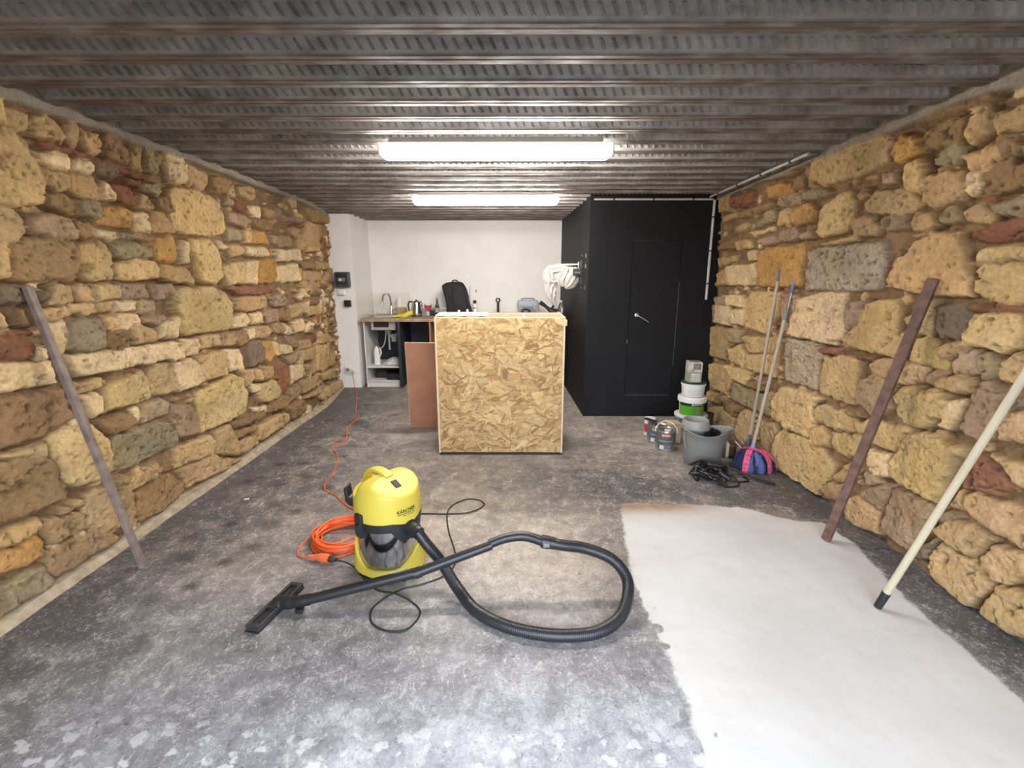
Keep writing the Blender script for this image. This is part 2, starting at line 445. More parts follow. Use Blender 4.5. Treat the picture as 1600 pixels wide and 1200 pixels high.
STONES_RIGHT = """
y 657,442 606,447 535,446 522,431 531,415 578,410 633,410 654,422
o 517,421 507,437 485,428 478,413 495,410 509,410
b 486,434 454,436 439,434 437,413 455,410 479,415
t 437,431 417,434 413,415 431,407 437,417
t 415,428 387,428 383,406 412,410
t 440,401 406,405 404,392 415,382 432,388
b 406,410 383,405 380,389 401,392
p 433,386 421,386 417,373 423,364 431,370
b 419,387 394,391 386,365 419,364
b 391,382 380,387 376,363 387,367
g 464,406 443,414 434,409 441,395 455,395 464,400
t 473,392 456,394 437,389 430,372 433,365 451,362 465,361 475,368 473,384
y 498,405 479,409 474,399 473,382 478,376 499,384
m 529,402 512,405 511,392 526,392
t 549,376 532,388 498,385 489,378 474,365 490,360 515,362 545,367
b 568,389 551,393 540,384 557,380
y 633,382 597,397 577,395 570,382 569,356 582,348 629,346 640,355
t 573,365 538,363 524,348 533,342 567,343
m 523,359 507,362 490,360 488,346 513,344 524,350
t 487,351 475,360 461,358 457,345 469,342 484,343
g 457,356 442,361 431,350 433,344 454,345
t 431,353 415,359 402,347 404,341 426,344
g 406,355 376,362 373,343 402,347
r 422,337 399,342 375,343 373,331 387,327 419,328
o 698,392 656,393 640,381 649,368 683,367 701,380
t 729,392 703,395 700,371 731,372
m 730,363 683,367 670,355 680,346 723,348
m 670,355 644,359 639,347 669,347
g 669,411 630,408 613,400 638,394 668,398
m 741,414 677,412 679,394 734,399
o 767,436 707,428 697,413 765,415
b 699,430 672,433 673,413 693,415
b 672,437 658,438 654,418 637,409 666,414
b 769,448 688,441 700,435 768,441
o 795,340 668,342 661,335 663,300 666,283 802,282 800,323
p 906,317 806,319 798,284 892,280 903,300
t 963,303 914,314 901,282 951,279
p 830,341 802,340 800,323 828,324
t 882,359 828,359 820,346 872,343
m 791,356 737,362 727,350 740,344 783,346
p 830,370 755,372 752,367 811,362
g 817,384 776,390 768,380 806,375
g 774,398 744,397 739,381 765,377
t 877,385 839,389 828,382 852,373 876,377
b 876,409 828,409 830,397 871,397
t 949,410 884,409 879,400 938,398
t 959,446 913,444 910,415 955,419
r 900,439 824,436 812,419 854,416 898,420
b 951,355 916,363 910,349 950,346
b 911,363 887,368 884,347 909,342
t 967,332 882,334 881,324 955,315
b 824,410 749,410 744,400 816,397
t 621,338 562,343 560,339 618,336
b 659,340 627,343 624,337 656,333
G 656,334 520,335 514,323 518,285 537,282 661,280 660,304
t 510,295 500,313 483,323 475,333 455,338 432,336 421,313 415,282 457,282 507,287
y 412,318 404,324 379,324 369,321 368,312 399,309 409,310
y 414,304 406,309 367,308 363,280 392,278 412,285
m 714,272 680,275 667,269 677,216 708,219
p 663,267 624,277 571,279 574,262 568,235 580,214 681,215 669,249
m 566,268 538,271 546,258 550,241 568,235
y 535,270 495,276 485,263 486,241 466,244 485,214 504,215 572,215 575,223 547,245 546,258
t 482,257 470,269 451,276 446,255 451,242 476,244
d 448,270 415,277 412,262 415,244 437,243 448,255
y 466,239 444,242 435,228 425,214 451,214 472,215
t 441,234 417,244 408,237 428,222 435,226
y 411,266 400,269 371,269 364,261 368,243 379,237 413,239 414,247
y 366,252 359,258 357,242 365,243
r 416,274 398,278 395,271 409,270
r 393,277 362,278 361,271 391,270
m 424,222 416,232 402,236 397,224 396,215 419,210
g 400,232 391,235 380,229 382,218 391,214
y 381,221 379,230 370,239 357,242 354,229 364,214 376,213
t 436,200 426,208 400,211 398,198 414,196 432,196
m 451,203 443,212 426,213 433,203 437,195 448,195
t 522,201 506,211 484,213 451,212 450,195 473,188 513,188
M 689,210 616,211 611,196 614,167 619,146 695,143 695,182
r 612,205 560,213 562,205 611,199
r 540,208 513,213 515,205 537,203
y 611,168 600,194 567,204 537,201 539,180 539,158 546,146 608,144 613,157
m 540,164 534,181 515,189 487,186 486,158 509,142 536,151
y 484,175 474,186 430,193 422,184 428,165 442,149 465,148 479,156
p 428,168 422,184 404,191 405,176 417,158 427,161
m 402,165 399,195 395,211 386,214 374,203 368,184 375,168 383,158 395,159
t 368,190 349,198 345,169 374,165 373,173
d 366,201 351,208 350,200 364,197
y 609,122 593,133 551,137 536,131 537,115 571,105 601,109
b 551,137 524,143 524,137 545,133
y 720,103 696,134 643,140 601,138 617,122 608,103 620,76 670,72 710,78
y 841,259 810,272 717,275 718,239 745,207 835,208 845,235
p 961,239 904,243 887,231 892,205 957,205
p 888,235 839,241 842,210 885,212
p 914,262 842,265 839,244 904,243
m 972,256 922,258 912,243 961,239
b 1005,240 970,242 965,204 1001,201
t 1000,194 883,200 887,170 907,136 1001,130
m 883,200 834,202 845,179 880,174
y 833,193 714,206 716,181 804,167
y 879,161 838,177 810,160 820,136 869,140
y 804,164 716,180 722,142 807,139
y 972,117 890,129 873,109 891,71 957,68
y 898,128 788,137 810,107 865,108
g 882,94 850,104 802,97 806,70 868,66
b 798,116 747,128 751,113 803,106
g 802,97 734,111 723,103 730,75 799,69
b 930,57 898,65 889,57 920,42
b 897,58 831,60 850,38 903,39
t 974,57 930,61 936,41 971,35
t 961,22 903,43 849,34 853,2 949,-4
t 843,37 818,61 780,62 781,18 804,-4 846,1
t 756,55 714,68 702,58 723,9 751,16
y 698,56 688,66 617,75 599,73 567,57 573,37 591,5 698,1 707,25
t 619,90 598,105 580,94 582,79 612,68
y 580,100 527,116 519,104 530,86 547,77 574,80
y 553,63 529,81 525,70 534,61
y 535,128 516,137 465,144 462,139 477,112 507,111 534,116
p 516,82 512,103 482,108 479,83 502,73
m 521,69 502,73 483,71 509,56
y 479,104 460,142 432,149 396,146 406,122 416,84 437,82 462,81 479,85
m 472,72 432,80 415,80 429,46 442,14 482,14 479,41
m 506,55 473,76 482,39 498,39 521,43
t 537,26 524,38 488,36 484,8 513,1 537,-4
t 584,20 569,34 549,29 551,16 586,4
t 570,44 552,61 527,61 543,43 565,38
r 394,122 381,146 363,140 354,127 392,108
t 378,150 343,153 340,134 353,131 363,143
t 393,102 383,111 337,118 332,84 354,83 377,84 392,91
t 416,53 403,72 384,80 365,78 367,67 376,51 396,50
t 417,14 412,44 375,49 366,39 354,38 369,3 402,4
t 372,53 362,72 332,82 329,67 342,50 356,40 369,43
t 357,17 351,40 327,52 321,14 333,6 358,8
d 415,76 392,82 412,60
t 403,99 396,107 393,88 407,84
d 429,31 417,44 416,22 434,10
"""
# ------------------------------------------------------------------ the room shell
CEIL = 2.25
def wall_x_left(y, z): return -(2.20 + .14 * np.clip((y - 5.3) / .9, 0, 1) - 0.11 * (z / 2.25) * np.clip((6.2 - y) / 2.5, 0, 1))
def wall_x_right(y, z): return 2.09 - z / 2.25 * (0.105 + 0.075 * np.clip((4.86 - y) / 2, 0, 1))
STONE_COL = {'t': (.385, .262, .140), 'y': (.445, .318, .160), 'p': (.55, .42, .265), 'b': (.225, .142, .078), 'g': (.26, .208, .138),
             'r': (.20, .088, .058), 'o': (.42, .235, .088), 'm': (.285, .20, .14), 'd': (.16, .12, .092), 'G': (.32, .265, .21), 'M': (.34, .27, .205)}
_t = np.array(STONE_COL['t'])
for _k in STONE_COL: STONE_COL[_k] = tuple(np.array(STONE_COL[_k]) * .86 + _t * .14 * (np.mean(STONE_COL[_k]) / np.mean(_t)) ** .6)
MORTAR = np.array((.22, .14, .075))

def stone_wall(name, data, xf, sgn, y0, y1, seed, m):
    st = 0.0068
    ny = int((y1 - y0) / st); nz = int(2.33 / st)
    ys = np.linspace(y0, y1, ny); zs = np.linspace(0, 2.33, nz)
    Y, Z = np.meshgrid(ys, zs, indexing='ij')
    wy = Y + 0.022 * (fbm(Y * 14, Z * 14, seed, 3) - .5) + 0.012 * (vnoise(Y * 45, Z * 45, seed + 5) - .5)
    wz = Z + 0.022 * (fbm(Y * 14 + 50, Z * 14, seed + 9, 3) - .5) + 0.012 * (vnoise(Y * 45, Z * 45 + 9, seed + 6) - .5)
    Hh = -0.056 + 0.030 * (fbm(Y * 18, Z * 18, seed + 11, 4) - .5)
    C = np.empty(Y.shape + (3,)); C[:] = MORTAR
    C *= (0.75 + 0.6 * fbm(Y * 9, Z * 9, seed + 2, 4))[..., None]
    g = np.random.default_rng(seed)
    stones = []
    for line in data.strip().split('\n'):
        wd = line.split(); stones.append((wd[0], [tuple(float(k) / 200 for k in q.split(',')) for q in wd[1:]], 1.0))
    # small rubble packed between the large stones
    cov = np.zeros(Y.shape, bool)
    for k, P, _ in stones:
        a = np.array(P); i0, i1 = np.searchsorted(ys, (a[:, 0].min(), a[:, 0].max())); j0, j1 = np.searchsorted(zs, (a[:, 1].min(), a[:, 1].max()))
        if i1 > i0 and j1 > j0: cov[i0:i1, j0:j1] |= poly_sd(Y[i0:i1, j0:j1], Z[i0:i1, j0:j1], P) > -0.012
    ymin = min(p[0] for s in stones for p in s[1]) + 0.10
    ynear = ymin
    # courses of stone in the stretch beside and behind the camera
    z = 0.03
    while z < 2.2:
        h = g.uniform(.10, .26); yy = y0
        while yy < 2.4:
            l = g.uniform(.14, .42); j = lambda: g.uniform(-.015, .015)
            P = [(yy + j(), z + j()), (yy + l - .02 + j(), z + j()), (yy + l - .02 + j(), z + h - .02 + j()), (yy + l / 2, z + h - .015 + j()), (yy + j(), z + h - .02 + j())]
            cy, cz = yy + l / 2, z + h / 2
            i = min(np.searchsorted(ys, cy), ny - 1); jz = min(np.searchsorted(zs, cz), nz - 1)
            a0 = max(i - 8, 0); b0 = max(jz - 6, 0)
            if not cov[a0:i + 8, b0:jz + 6].any():
                stones.append((g.choice(list('ttyypbmg')), P, .9))
            yy += l
        z += h
    rub = []
    for _ in range(1500):
        cy, cz = g.uniform(y0, y1), g.uniform(.02, 2.2); i = min(np.searchsorted(ys, cy), ny - 1); jz = min(np.searchsorted(zs, cz), nz - 1)
        if cov[i, jz]: continue
        far = cy > 4.7 and sgn > 0; rx, rz = (g.uniform(.05, .12), g.uniform(.03, .065)) if far and g.random() < .6 else (g.uniform(.018, .055), g.uniform(.012, .032)); n = 6; ph = g.uniform(0, 6)
        rub.append((g.choice(list('tbbmrtp')), [(cy + rx * math.cos(ph + 2 * PI * q / n) * g.uniform(.8, 1.2), cz + rz * math.sin(ph + 2 * PI * q / n) * g.uniform(.8, 1.2)) for q in range(n)], .85 if far else .45))
    for k, P, lift in rub + stones:
        a = np.array(P); lo = a.min(0) - .03; hi = a.max(0) + .03
        i0, i1 = np.searchsorted(ys, (lo[0], hi[0])); j0, j1 = np.searchsorted(zs, (lo[1], hi[1]))
        base = 1.17 * np.array((1.0, .985, .90)) * np.array(STONE_COL[k]) * g.uniform(.86, 1.12) * (1 + g.uniform(-.025, .025, 3)); hf = g.uniform(-.016, .014); ta, tb = g.uniform(-.10, .10, 2); rr = g.uniform(.55, 1.15)
        if i1 - i0 < 2 or j1 - j0 < 2: continue
        sl = (slice(i0, i1), slice(j0, j1))
        d = poly_sd(wy[sl], wz[sl], P) + (.007 if lift > .5 else 0)
        if d.max() < .003: continue
        r = min(.029 * rr, d.max() * .8)
        e = np.clip(d / r, 0, 1)
        c = a.mean(0)
        dress = k in 'GM'
        rough = (.010 if dress else .026) * (fbm(Y[sl] * 16 + seed, Z[sl] * 16, seed + 21, 4) - .5)
        pit = np.clip(fbm(Y[sl] * 60, Z[sl] * 60, seed + 31, 2) - (.56 if dress else .665), 0, 1) * (.10 if dress else .12) + .6 * np.clip(fbm(Y[sl] * 16, Z[sl] * 22, seed + 35, 3) - .71, 0, 1) * .25
        face = hf + np.clip(ta * (Y[sl] - c[0]) + tb * (Z[sl] - c[1]), -.02, .02) + rough - pit
        top = -.058 + (face + .058) * lift
        h = -.064 + (top + .064) * np.clip(1 - (1 - e) ** 2.6, 0, 1) ** .6
        ok = (d > 0) & (h > Hh[sl])
        Hh[sl] = np.where(ok, h, Hh[sl])
        n1 = fbm(Y[sl] * 7 + 3 * hf * 100, Z[sl] * 7, seed + 41, 4); n2 = fbm(Y[sl] * 40, Z[sl] * 40, seed + 51, 3)
        cc = base * (0.66 + .52 * n1 + .18 * n2)[..., None]
        cc = cc * (1 - .35 * np.clip(pit / .02, 0, 1))[..., None]  # pits darkened in the colour to imitate their shade
        warm = (fbm(Y[sl] * 5 + 40, Z[sl] * 5 + hf * 300, seed + 61, 3) - .5)[..., None]
        cc = cc * (1 + warm * np.array((.10, 0, -.30)))
        blend = np.clip(e * 3, 0, 1)[..., None]
        C[sl] = np.where(ok[..., None], C[sl] * (1 - blend) + cc * blend, C[sl])
    # cement smeared along the top under the deck
    top = np.clip((Z - (2.205 + .03 * (fbm(Y * 5, Z * 5, seed + 71, 3) - .5))) / .015, 0, 1)
    Hh = Hh * (1 - top) + top * (.0 + .012 * (fbm(Y * 20, Z * 20, seed + 72, 3) - .5))
    C = C * (1 - top[..., None]) + top[..., None] * np.array((.26, .225, .175)) * (.8 + .4 * fbm(Y * 12, Z * 12, seed + 73))[..., None]
    X = xf(Y, Z) + sgn * Hh
    V = np.stack([X, Y, Z], -1).reshape(-1, 3)
    return struct(grid_object(name, V, ny, nz, m, colors=np.clip(C, .01, .9)))

def stone_material():
    m = mat('rough ochre stone', (.4, .26, .12, 1), rough=.95, attr='col', var=.16, scale=60, bump=.5, bscale=80, spec=.12)
    return m
M_STONE = stone_material()
stone_wall('wall_left', STONES_LEFT, wall_x_left, 1, -.35, 6.24, 3, M_STONE)
stone_wall('wall_right', STONES_RIGHT, wall_x_right, -1, -.35, 5.05, 8, M_STONE)

# ---- floor
def floor_object():
    st = .018; x0, x1, y0, y1 = -2.45, 2.45, -.9, 7.1
    nx = int((x1 - x0) / st); ny = int((y1 - y0) / st)
    X, Y = np.meshgrid(np.linspace(x0, x1, nx), np.linspace(y0, y1, ny), indexing='ij')
    slab = [(.72, 2.88), (1.12, 2.86), (1.5, 2.82), (1.75, 2.66), (1.93, 2.62), (1.96, 2.39), (1.88, 2.0), (1.86, 1.63), (1.85, 1.3), (1.85, -.6), (.57, -.6), (.595, 1.14), (.625, 1.39), (.615, 1.56), (.605, 1.78), (.595, 1.95), (.615, 2.2), (.675, 2.6)]
    sd = poly_sd(X, Y, slab) + .035 * (fbm(X * 14, Y * 14, 3, 3) - .5)
    # chipped left edge of the slab
    sd -= .05 * np.clip(fbm(X * 22, Y * 22, 9, 2) - .60, 0, 1) * 6 * np.exp(-((X - .66) / .07) ** 2)
    blob = lambda cx, cy, r, ry=None: np.exp(-((X - cx) / r) ** 2 - ((Y - cy) / (ry or r)) ** 2)
    ramp = lambda v, a, b: np.clip((v - a) / (b - a), 0, 1)
    dark = np.zeros(X.shape)
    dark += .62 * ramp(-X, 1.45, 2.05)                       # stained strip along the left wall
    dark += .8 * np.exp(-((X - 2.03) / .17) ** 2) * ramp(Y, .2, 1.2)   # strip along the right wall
    dark += .75 * blob(1.75, 3.0, .45, .22) + .5 * blob(1.0, 3.15, .35, .25) + .5 * blob(.75, 2.5, .18, .5)
    dark += .35 * blob(-1.3, 3.2, .6, .9) + .35 * blob(.25, 3.3, .5, .5) + .25 * blob(-1.75, 4.8, .5, .8)
    dark += .30 * blob(-.9, 1.6, .5, .2) + .25 * blob(.4, 1.6, .3, .3)
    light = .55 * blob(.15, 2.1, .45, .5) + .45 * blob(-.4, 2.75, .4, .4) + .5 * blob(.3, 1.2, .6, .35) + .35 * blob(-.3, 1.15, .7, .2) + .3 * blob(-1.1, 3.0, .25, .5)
    splash = ramp(-Y, -1.36, -1.18) * (X < .62)               # row of pale splashes across the near floor
    warm = np.clip(ramp(Y, 1.35, 2.5) * .95 + .4 * blob(.2, 2.3, .6, .5), 0, 1)
    band = np.exp(-((Y - 2.84) / .09) ** 2) * (X > .68) * ramp(-X, -1.45, -1.05)   # ochre edge at the head of the slab
    spots = [(-1.83, 4.17), (-1.78, 3.93), (-1.62, 4.22), (-1.6, 4.05), (-1.66, 4.62), (-1.9, 3.52), (-1.98, 3.2), (-1.72, 3.15), (-1.62, 3.32), (-1.58, 3.28), (-1.93, 3.28),
             (-1.5, 4.5), (-1.75, 5.3), (-1.45, 3.7), (-1.82, 2.9), (-1.6, 2.85), (-1.75, 2.6), (-1.5, 2.6), (-1.9, 2.45), (-1.35, 3.1), (-1.66, 2.4), (-1.8, 2.25), (-1.55, 2.2), (-1.6, 2.0), (-1.72, 1.9),
             (-1.42, 2.75), (-1.95, 4.7), (-1.3, 4.9), (-1.48, 2.35), (-1.72, 3.55), (-1.98, 3.85)]
    spot = np.zeros(X.shape)
    for i, (a, b) in enumerate(spots):
        r = .028 + .03 * ((i * 37 % 10) / 10)
        spot = np.maximum(spot, (.55 + .45 * ((i * 53 % 10) / 10)) * np.clip(1.5 - np.hypot((X - a) / 1.1, Y - b) / r, 0, 1))
    spot = np.maximum(spot, .8 * np.clip(1.5 - np.hypot(X + 1.65, Y - 4.62) / .10, 0, 1))
    V = np.stack([X, Y, np.zeros(X.shape)], -1).reshape(-1, 3)
    m = bpy.data.materials.new('worn painted concrete'); m.use_nodes = True
    n = m.node_tree.nodes; l = m.node_tree.links; b = n['Principled BSDF']
    tcn = n.new('ShaderNodeTexCoord')
    def A(k): a = n.new('ShaderNodeAttribute'); a.attribute_name = k; return a.outputs['Fac']
    def N(scale, detail=6, rough=.6, dist=0.0, stretch=None):
        z = n.new('ShaderNodeTexNoise'); z.inputs['Scale'].default_value = scale; z.inputs['Detail'].default_value = detail; z.inputs['Roughness'].default_value = rough; z.inputs['Distortion'].default_value = dist
        if stretch:
            mp = n.new('ShaderNodeMapping'); mp.inputs['Scale'].default_value = stretch[:3]; mp.inputs['Rotation'].default_value = (0, 0, stretch[3]); l.new(tcn.outputs['Object'], mp.inputs[0]); l.new(mp.outputs[0], z.inputs['Vector'])
        else: l.new(tcn.outputs['Object'], z.inputs['Vector'])
        return z.outputs['Fac']
    def mth(op, a_, b_=None, clamp=False):
        z = n.new('ShaderNodeMath'); z.operation = op; z.use_clamp = clamp
        for i, v in enumerate((a_, b_)):
            if v is None: continue
            if isinstance(v, (int, float)): z.inputs[i].default_value = v
            else: l.new(v, z.inputs[i])
        return z.outputs[0]
    def step(v, a_, b_):
        z = n.new('ShaderNodeMapRange'); z.inputs[1].default_value = a_; z.inputs[2].default_value = b_; l.new(v, z.inputs[0]); return z.outputs[0]
    def mix(f, c1, c2):
        z = n.new('ShaderNodeMix'); z.data_type = 'RGBA'
        if isinstance(f, (int, float)): z.inputs[0].default_value = f
        else: l.new(f, z.inputs[0])
        for i, c in ((6, c1), (7, c2)):
            if isinstance(c, tuple): z.inputs[i].default_value = c
            else: l.new(c, z.inputs[i])
        return z.outputs[2]
    dk, lt, wm = A('dark'), A('light'), A('warm')
    big = N(3.2, 8, .65, .3); mid = N(11, 8, .7, .5); fine = N(60, 5, .7)
    # grey paint, browner further in; cool daylight by the door put into the colour
    base = mix(wm, lin(140, 141, 146), lin(150, 138, 125))
    tone = mth('ADD', mth('MULTIPLY', big, .55), mth('MULTIPLY', mid, .55))
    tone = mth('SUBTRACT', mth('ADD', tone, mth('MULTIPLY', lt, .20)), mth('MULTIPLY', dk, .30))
    c = mix(step(tone, .36, .60), lin(92, 90, 92), base)
    c = mix(mth('MULTIPLY', step(tone, .58, .78), .75), c, mix(wm, lin(196, 198, 202), lin(190, 179, 164)))
    # scrubbed pale scuffs and flecks of old paint
    sc = N(34, 4, .75, 1.2); sc2 = N(26, 3, .7, .6, (1.0, .35, 1, .6)); sc3 = N(105, 4, .7, 1.2, (1, .6, 1, -.5)); sc4 = N(80, 4, .75, 1.0, (.6, 1, 1, .35))
    thr = mth('ADD', mth('MULTIPLY', mid, .5), mth('MULTIPLY', lt, .10))
    c = mix(mth('MULTIPLY', step(mth('ADD', sc, mth('MULTIPLY', mth('SUBTRACT', mid, .5), .5)), .57, .66), .55), c, lin(190, 186, 180))
    c = mix(mth('MULTIPLY', step(mth('ADD', sc2, mth('MULTIPLY', mth('SUBTRACT', big, .5), .4)), .62, .70), .5), c, lin(200, 196, 190))
    c = mix(mth('MULTIPLY', step(mth('ADD', sc3, mth('MULTIPLY', mth('SUBTRACT', mid, .5), .3)), .57, .66), .60), c, lin(214, 209, 202))
    c = mix(mth('MULTIPLY', step(sc4, .58, .68), .50), c, lin(208, 204, 198))
    c = mix(mth('MULTIPLY', step(N(120, 4, .7, .6), .55, .68), .50), c, lin(78, 75, 74))
    c = mix(mth('MULTIPLY', step(N(7, 7, .75, .8), .54, .66), .38), c, lin(84, 80, 79))
    c = mix(mth('MULTIPLY', step(N(48, 4, .7, .8), .58, .68), .55), c, lin(60, 58, 58))
    # row of bare patches near the door
    vo = n.new('ShaderNodeTexVoronoi'); vo.inputs['Scale'].default_value = 13; vo.inputs['Randomness'].default_value = .9
    mpv = n.new('ShaderNodeMapping'); mpv.inputs['Scale'].default_value = (1.0, 1.25, 1)
    wob = n.new('ShaderNodeVectorMath'); wob.operation = 'ADD'; nzv = n.new('ShaderNodeTexNoise'); nzv.inputs['Scale'].default_value = 30; l.new(tcn.outputs['Object'], nzv.inputs['Vector'])
    scv = n.new('ShaderNodeVectorMath'); scv.operation = 'SCALE'; scv.inputs['Scale'].default_value = .06; l.new(nzv.outputs['Color'], scv.inputs[0])
    l.new(tcn.outputs['Object'], wob.inputs[0]); l.new(scv.outputs[0], wob.inputs[1]); l.new(wob.outputs[0], mpv.inputs[0]); l.new(mpv.outputs[0], vo.inputs['Vector'])
    sp = mth('MULTIPLY', mth('SUBTRACT', 1.0, step(vo.outputs['Distance'], .26, .36)), mth('MULTIPLY', A('splash'), .62))
    c = mix(sp, c, lin(212, 214, 216))
    c = mix(mth('MULTIPLY', mth('MULTIPLY', A('spot'), step(mth('ADD', fine, mid), .65, 1.0)), .8), c, lin(44, 40, 38))
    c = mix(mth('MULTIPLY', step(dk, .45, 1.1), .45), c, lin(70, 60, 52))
    # smooth pale slab
    sl = step(mth('ADD', A('slab'), mth('MULTIPLY', mth('SUBTRACT', fine, .5), .05)), -.006, .012)
    sc_ = mix(step(N(2.2, 5), .3, .7), lin(190, 189, 186), lin(206, 205, 203))
    sc_ = mix(mth('MULTIPLY', step(N(9, 6), .50, .75), .35), sc_, lin(184, 178, 169))
    sc_ = mix(mth('MULTIPLY', A('band'), mth('ADD', .55, mth('MULTIPLY', mid, .8)), True), sc_, lin(160, 132, 107))
    c = mix(sl, c, sc_)
    l.new(c, b.inputs['Base Color'])
    l.new(mix(sl, mix(step(mid, .4, .6), (.50,) * 3 + (1,), (.72,) * 3 + (1,)), (.62,) * 3 + (1,)), b.inputs['Roughness'])
    b.inputs['Specular IOR Level'].default_value = .35
    bp = n.new('ShaderNodeBump'); bp.inputs['Strength'].default_value = .22; bp.inputs['Distance'].default_value = .006
    l.new(mth('MULTIPLY', mth('ADD', fine, mid), mth('SUBTRACT', 1.0, mth('MULTIPLY', sl, .8))), bp.inputs['Height']); l.new(bp.outputs[0], b.inputs['Normal'])
    return struct(grid_object('floor', V, nx, ny, m, attrs=dict(slab=sd, dark=dark, light=light, warm=warm, splash=splash, spot=spot, band=band)))
floor_object()

# ---- ceiling: galvanised steel decking with embossed ribs
def steel_material():
    m = mat('stained galvanised steel', (.2, .2, .2, 1), rough=.42, metal=.55)
    n = m.node_tree.nodes; l = m.node_tree.links; b = n['Principled BSDF']
    t = n.new('ShaderNodeTexCoord'); mp = n.new('ShaderNodeMapping'); mp.inputs['Scale'].default_value = (2.2, 4.5, 4.5)
    nz = n.new('ShaderNodeTexNoise'); nz.inputs['Scale'].default_value = 2.2; nz.inputs['Detail'].default_value = 7; nz.inputs['Roughness'].default_value = .68
    l.new(t.outputs['Object'], mp.inputs[0]); l.new(mp.outputs[0], nz.inputs['Vector'])
    r = n.new('ShaderNodeValToRGB'); e = r.color_ramp.elements
    e[0].position = .30; e[0].color = (.19, .176, .16, 1); e[1].position = .70; e[1].color = (.52, .515, .50, 1)
    x = e.new(.48); x.color = (.37, .36, .345, 1)
    l.new(nz.outputs['Fac'], r.inputs[0])
    # brown cement stain that sits on the lower flanges
    sz = n.new('ShaderNodeSeparateXYZ'); l.new(t.outputs['Object'], sz.inputs[0])
    st = n.new('ShaderNodeMapRange'); st.inputs[1].default_value = 2.262; st.inputs[2].default_value = 2.252; l.new(sz.outputs['Z'], st.inputs[0])
    n2 = n.new('ShaderNodeTexNoise'); n2.inputs['Scale'].default_value = 3.0; n2.inputs['Detail'].default_value = 5; l.new(mp.outputs[0], n2.inputs['Vector'])
    s2 = n.new('ShaderNodeMapRange'); s2.inputs[1].default_value = .36; s2.inputs[2].default_value = .58; s2.inputs[3].default_value = .45; s2.inputs[4].default_value = .95; l.new(n2.outputs['Fac'], s2.inputs[0])
    mu = n.new('ShaderNodeMath'); mu.operation = 'MULTIPLY'; l.new(st.outputs[0], mu.inputs[0]); l.new(s2.outputs[0], mu.inputs[1])
    mx = n.new('ShaderNodeMix'); mx.data_type = 'RGBA'; l.new(mu.outputs[0], mx.inputs[0]); l.new(r.outputs[0], mx.inputs[6]); mx.inputs[7].default_value = (.125, .094, .072, 1)
    l.new(mx.outputs[2], b.inputs['Base Color'])
    inv = n.new('ShaderNodeMapRange'); inv.inputs[3].default_value = .40; inv.inputs[4].default_value = .08; l.new(mu.outputs[0], inv.inputs[0]); l.new(inv.outputs[0], b.inputs['Metallic'])
    rg = n.new('ShaderNodeMapRange'); rg.inputs[1].default_value = .3; rg.inputs[2].default_value = .7; rg.inputs[3].default_value = .55; rg.inputs[4].default_value = .33; l.new(nz.outputs['Fac'], rg.inputs[0])
    ra = n.new('ShaderNodeMath'); ra.operation = 'MULTIPLY_ADD'; ra.use_clamp = True; l.new(mu.outputs[0], ra.inputs[0]); ra.inputs[1].default_value = .32; l.new(rg.outputs[0], ra.inputs[2]); l.new(ra.outputs[0], b.inputs['Roughness']); b.inputs['Specular IOR Level'].default_value = .35
    return m
M_STEEL = steel_material()
PITCH, YW, DEPTH = .2155, 1.630, .058
def ceiling():
    mb = MB(); prof = []
    k0, k1 = -9, 26
    for k in range(k0, k1):
        yc = YW + k * PITCH
        prof += [(yc - .010, CEIL + DEPTH), (yc + .010, CEIL), (yc + .030, CEIL), (yc + .034, CEIL + .006), (yc + .040, CEIL + .006), (yc + .044, CEIL), (yc + .074, CEIL), (yc + .094, CEIL + DEPTH)]
    xs = (-2.5, 2.4)
    vs = [(x, y, z) for y, z in prof for x in xs]
    fs = [(2 * i, 2 * i + 1, 2 * i + 3, 2 * i + 2) for i in range(len(prof) - 1)]
    mb.add(vs, fs)
    # embossed dashes on both webs of every rib
    for k in range(k0 + 8, k1):
        yc = YW + k * PITCH
        for face in (0, 1):
            ym, dy = (yc, -.010) if face == 0 else (yc + .084, .010)
            nrm = Vector((0, -1, -.345)).normalized() if face == 0 else Vector((0, 1, -.345)).normalized()
            x = -2.2 + (.021 if face else 0)
            while x < 2.15:
                pts = []
                for t in (-1, 1):
                    zc = CEIL + DEPTH / 2 + .004 + t * .0165; yy = ym + dy * (.004 + t * .0165) / (DEPTH / 2); xc = x - t * .009
                    for s_ in (-1, 1): pts.append(Vector((xc + s_ * .0075, yy, zc)))
                rid = []
                for t in (-.72, .72):
                    zc = CEIL + DEPTH / 2 + .004 + t * .0165; yy = ym + dy * (.004 + t * .0165) / (DEPTH / 2); rid.append(Vector((x - t * .009 + .001, yy, zc)) + nrm * .018)
                mb.add(pts + rid, [(0, 1, 4), (3, 2, 5), (0, 4, 5, 2), (1, 3, 5, 4)])
                x += .0425
    return struct(mb.build('ceiling', M_STEEL, smooth=False))
ceiling()

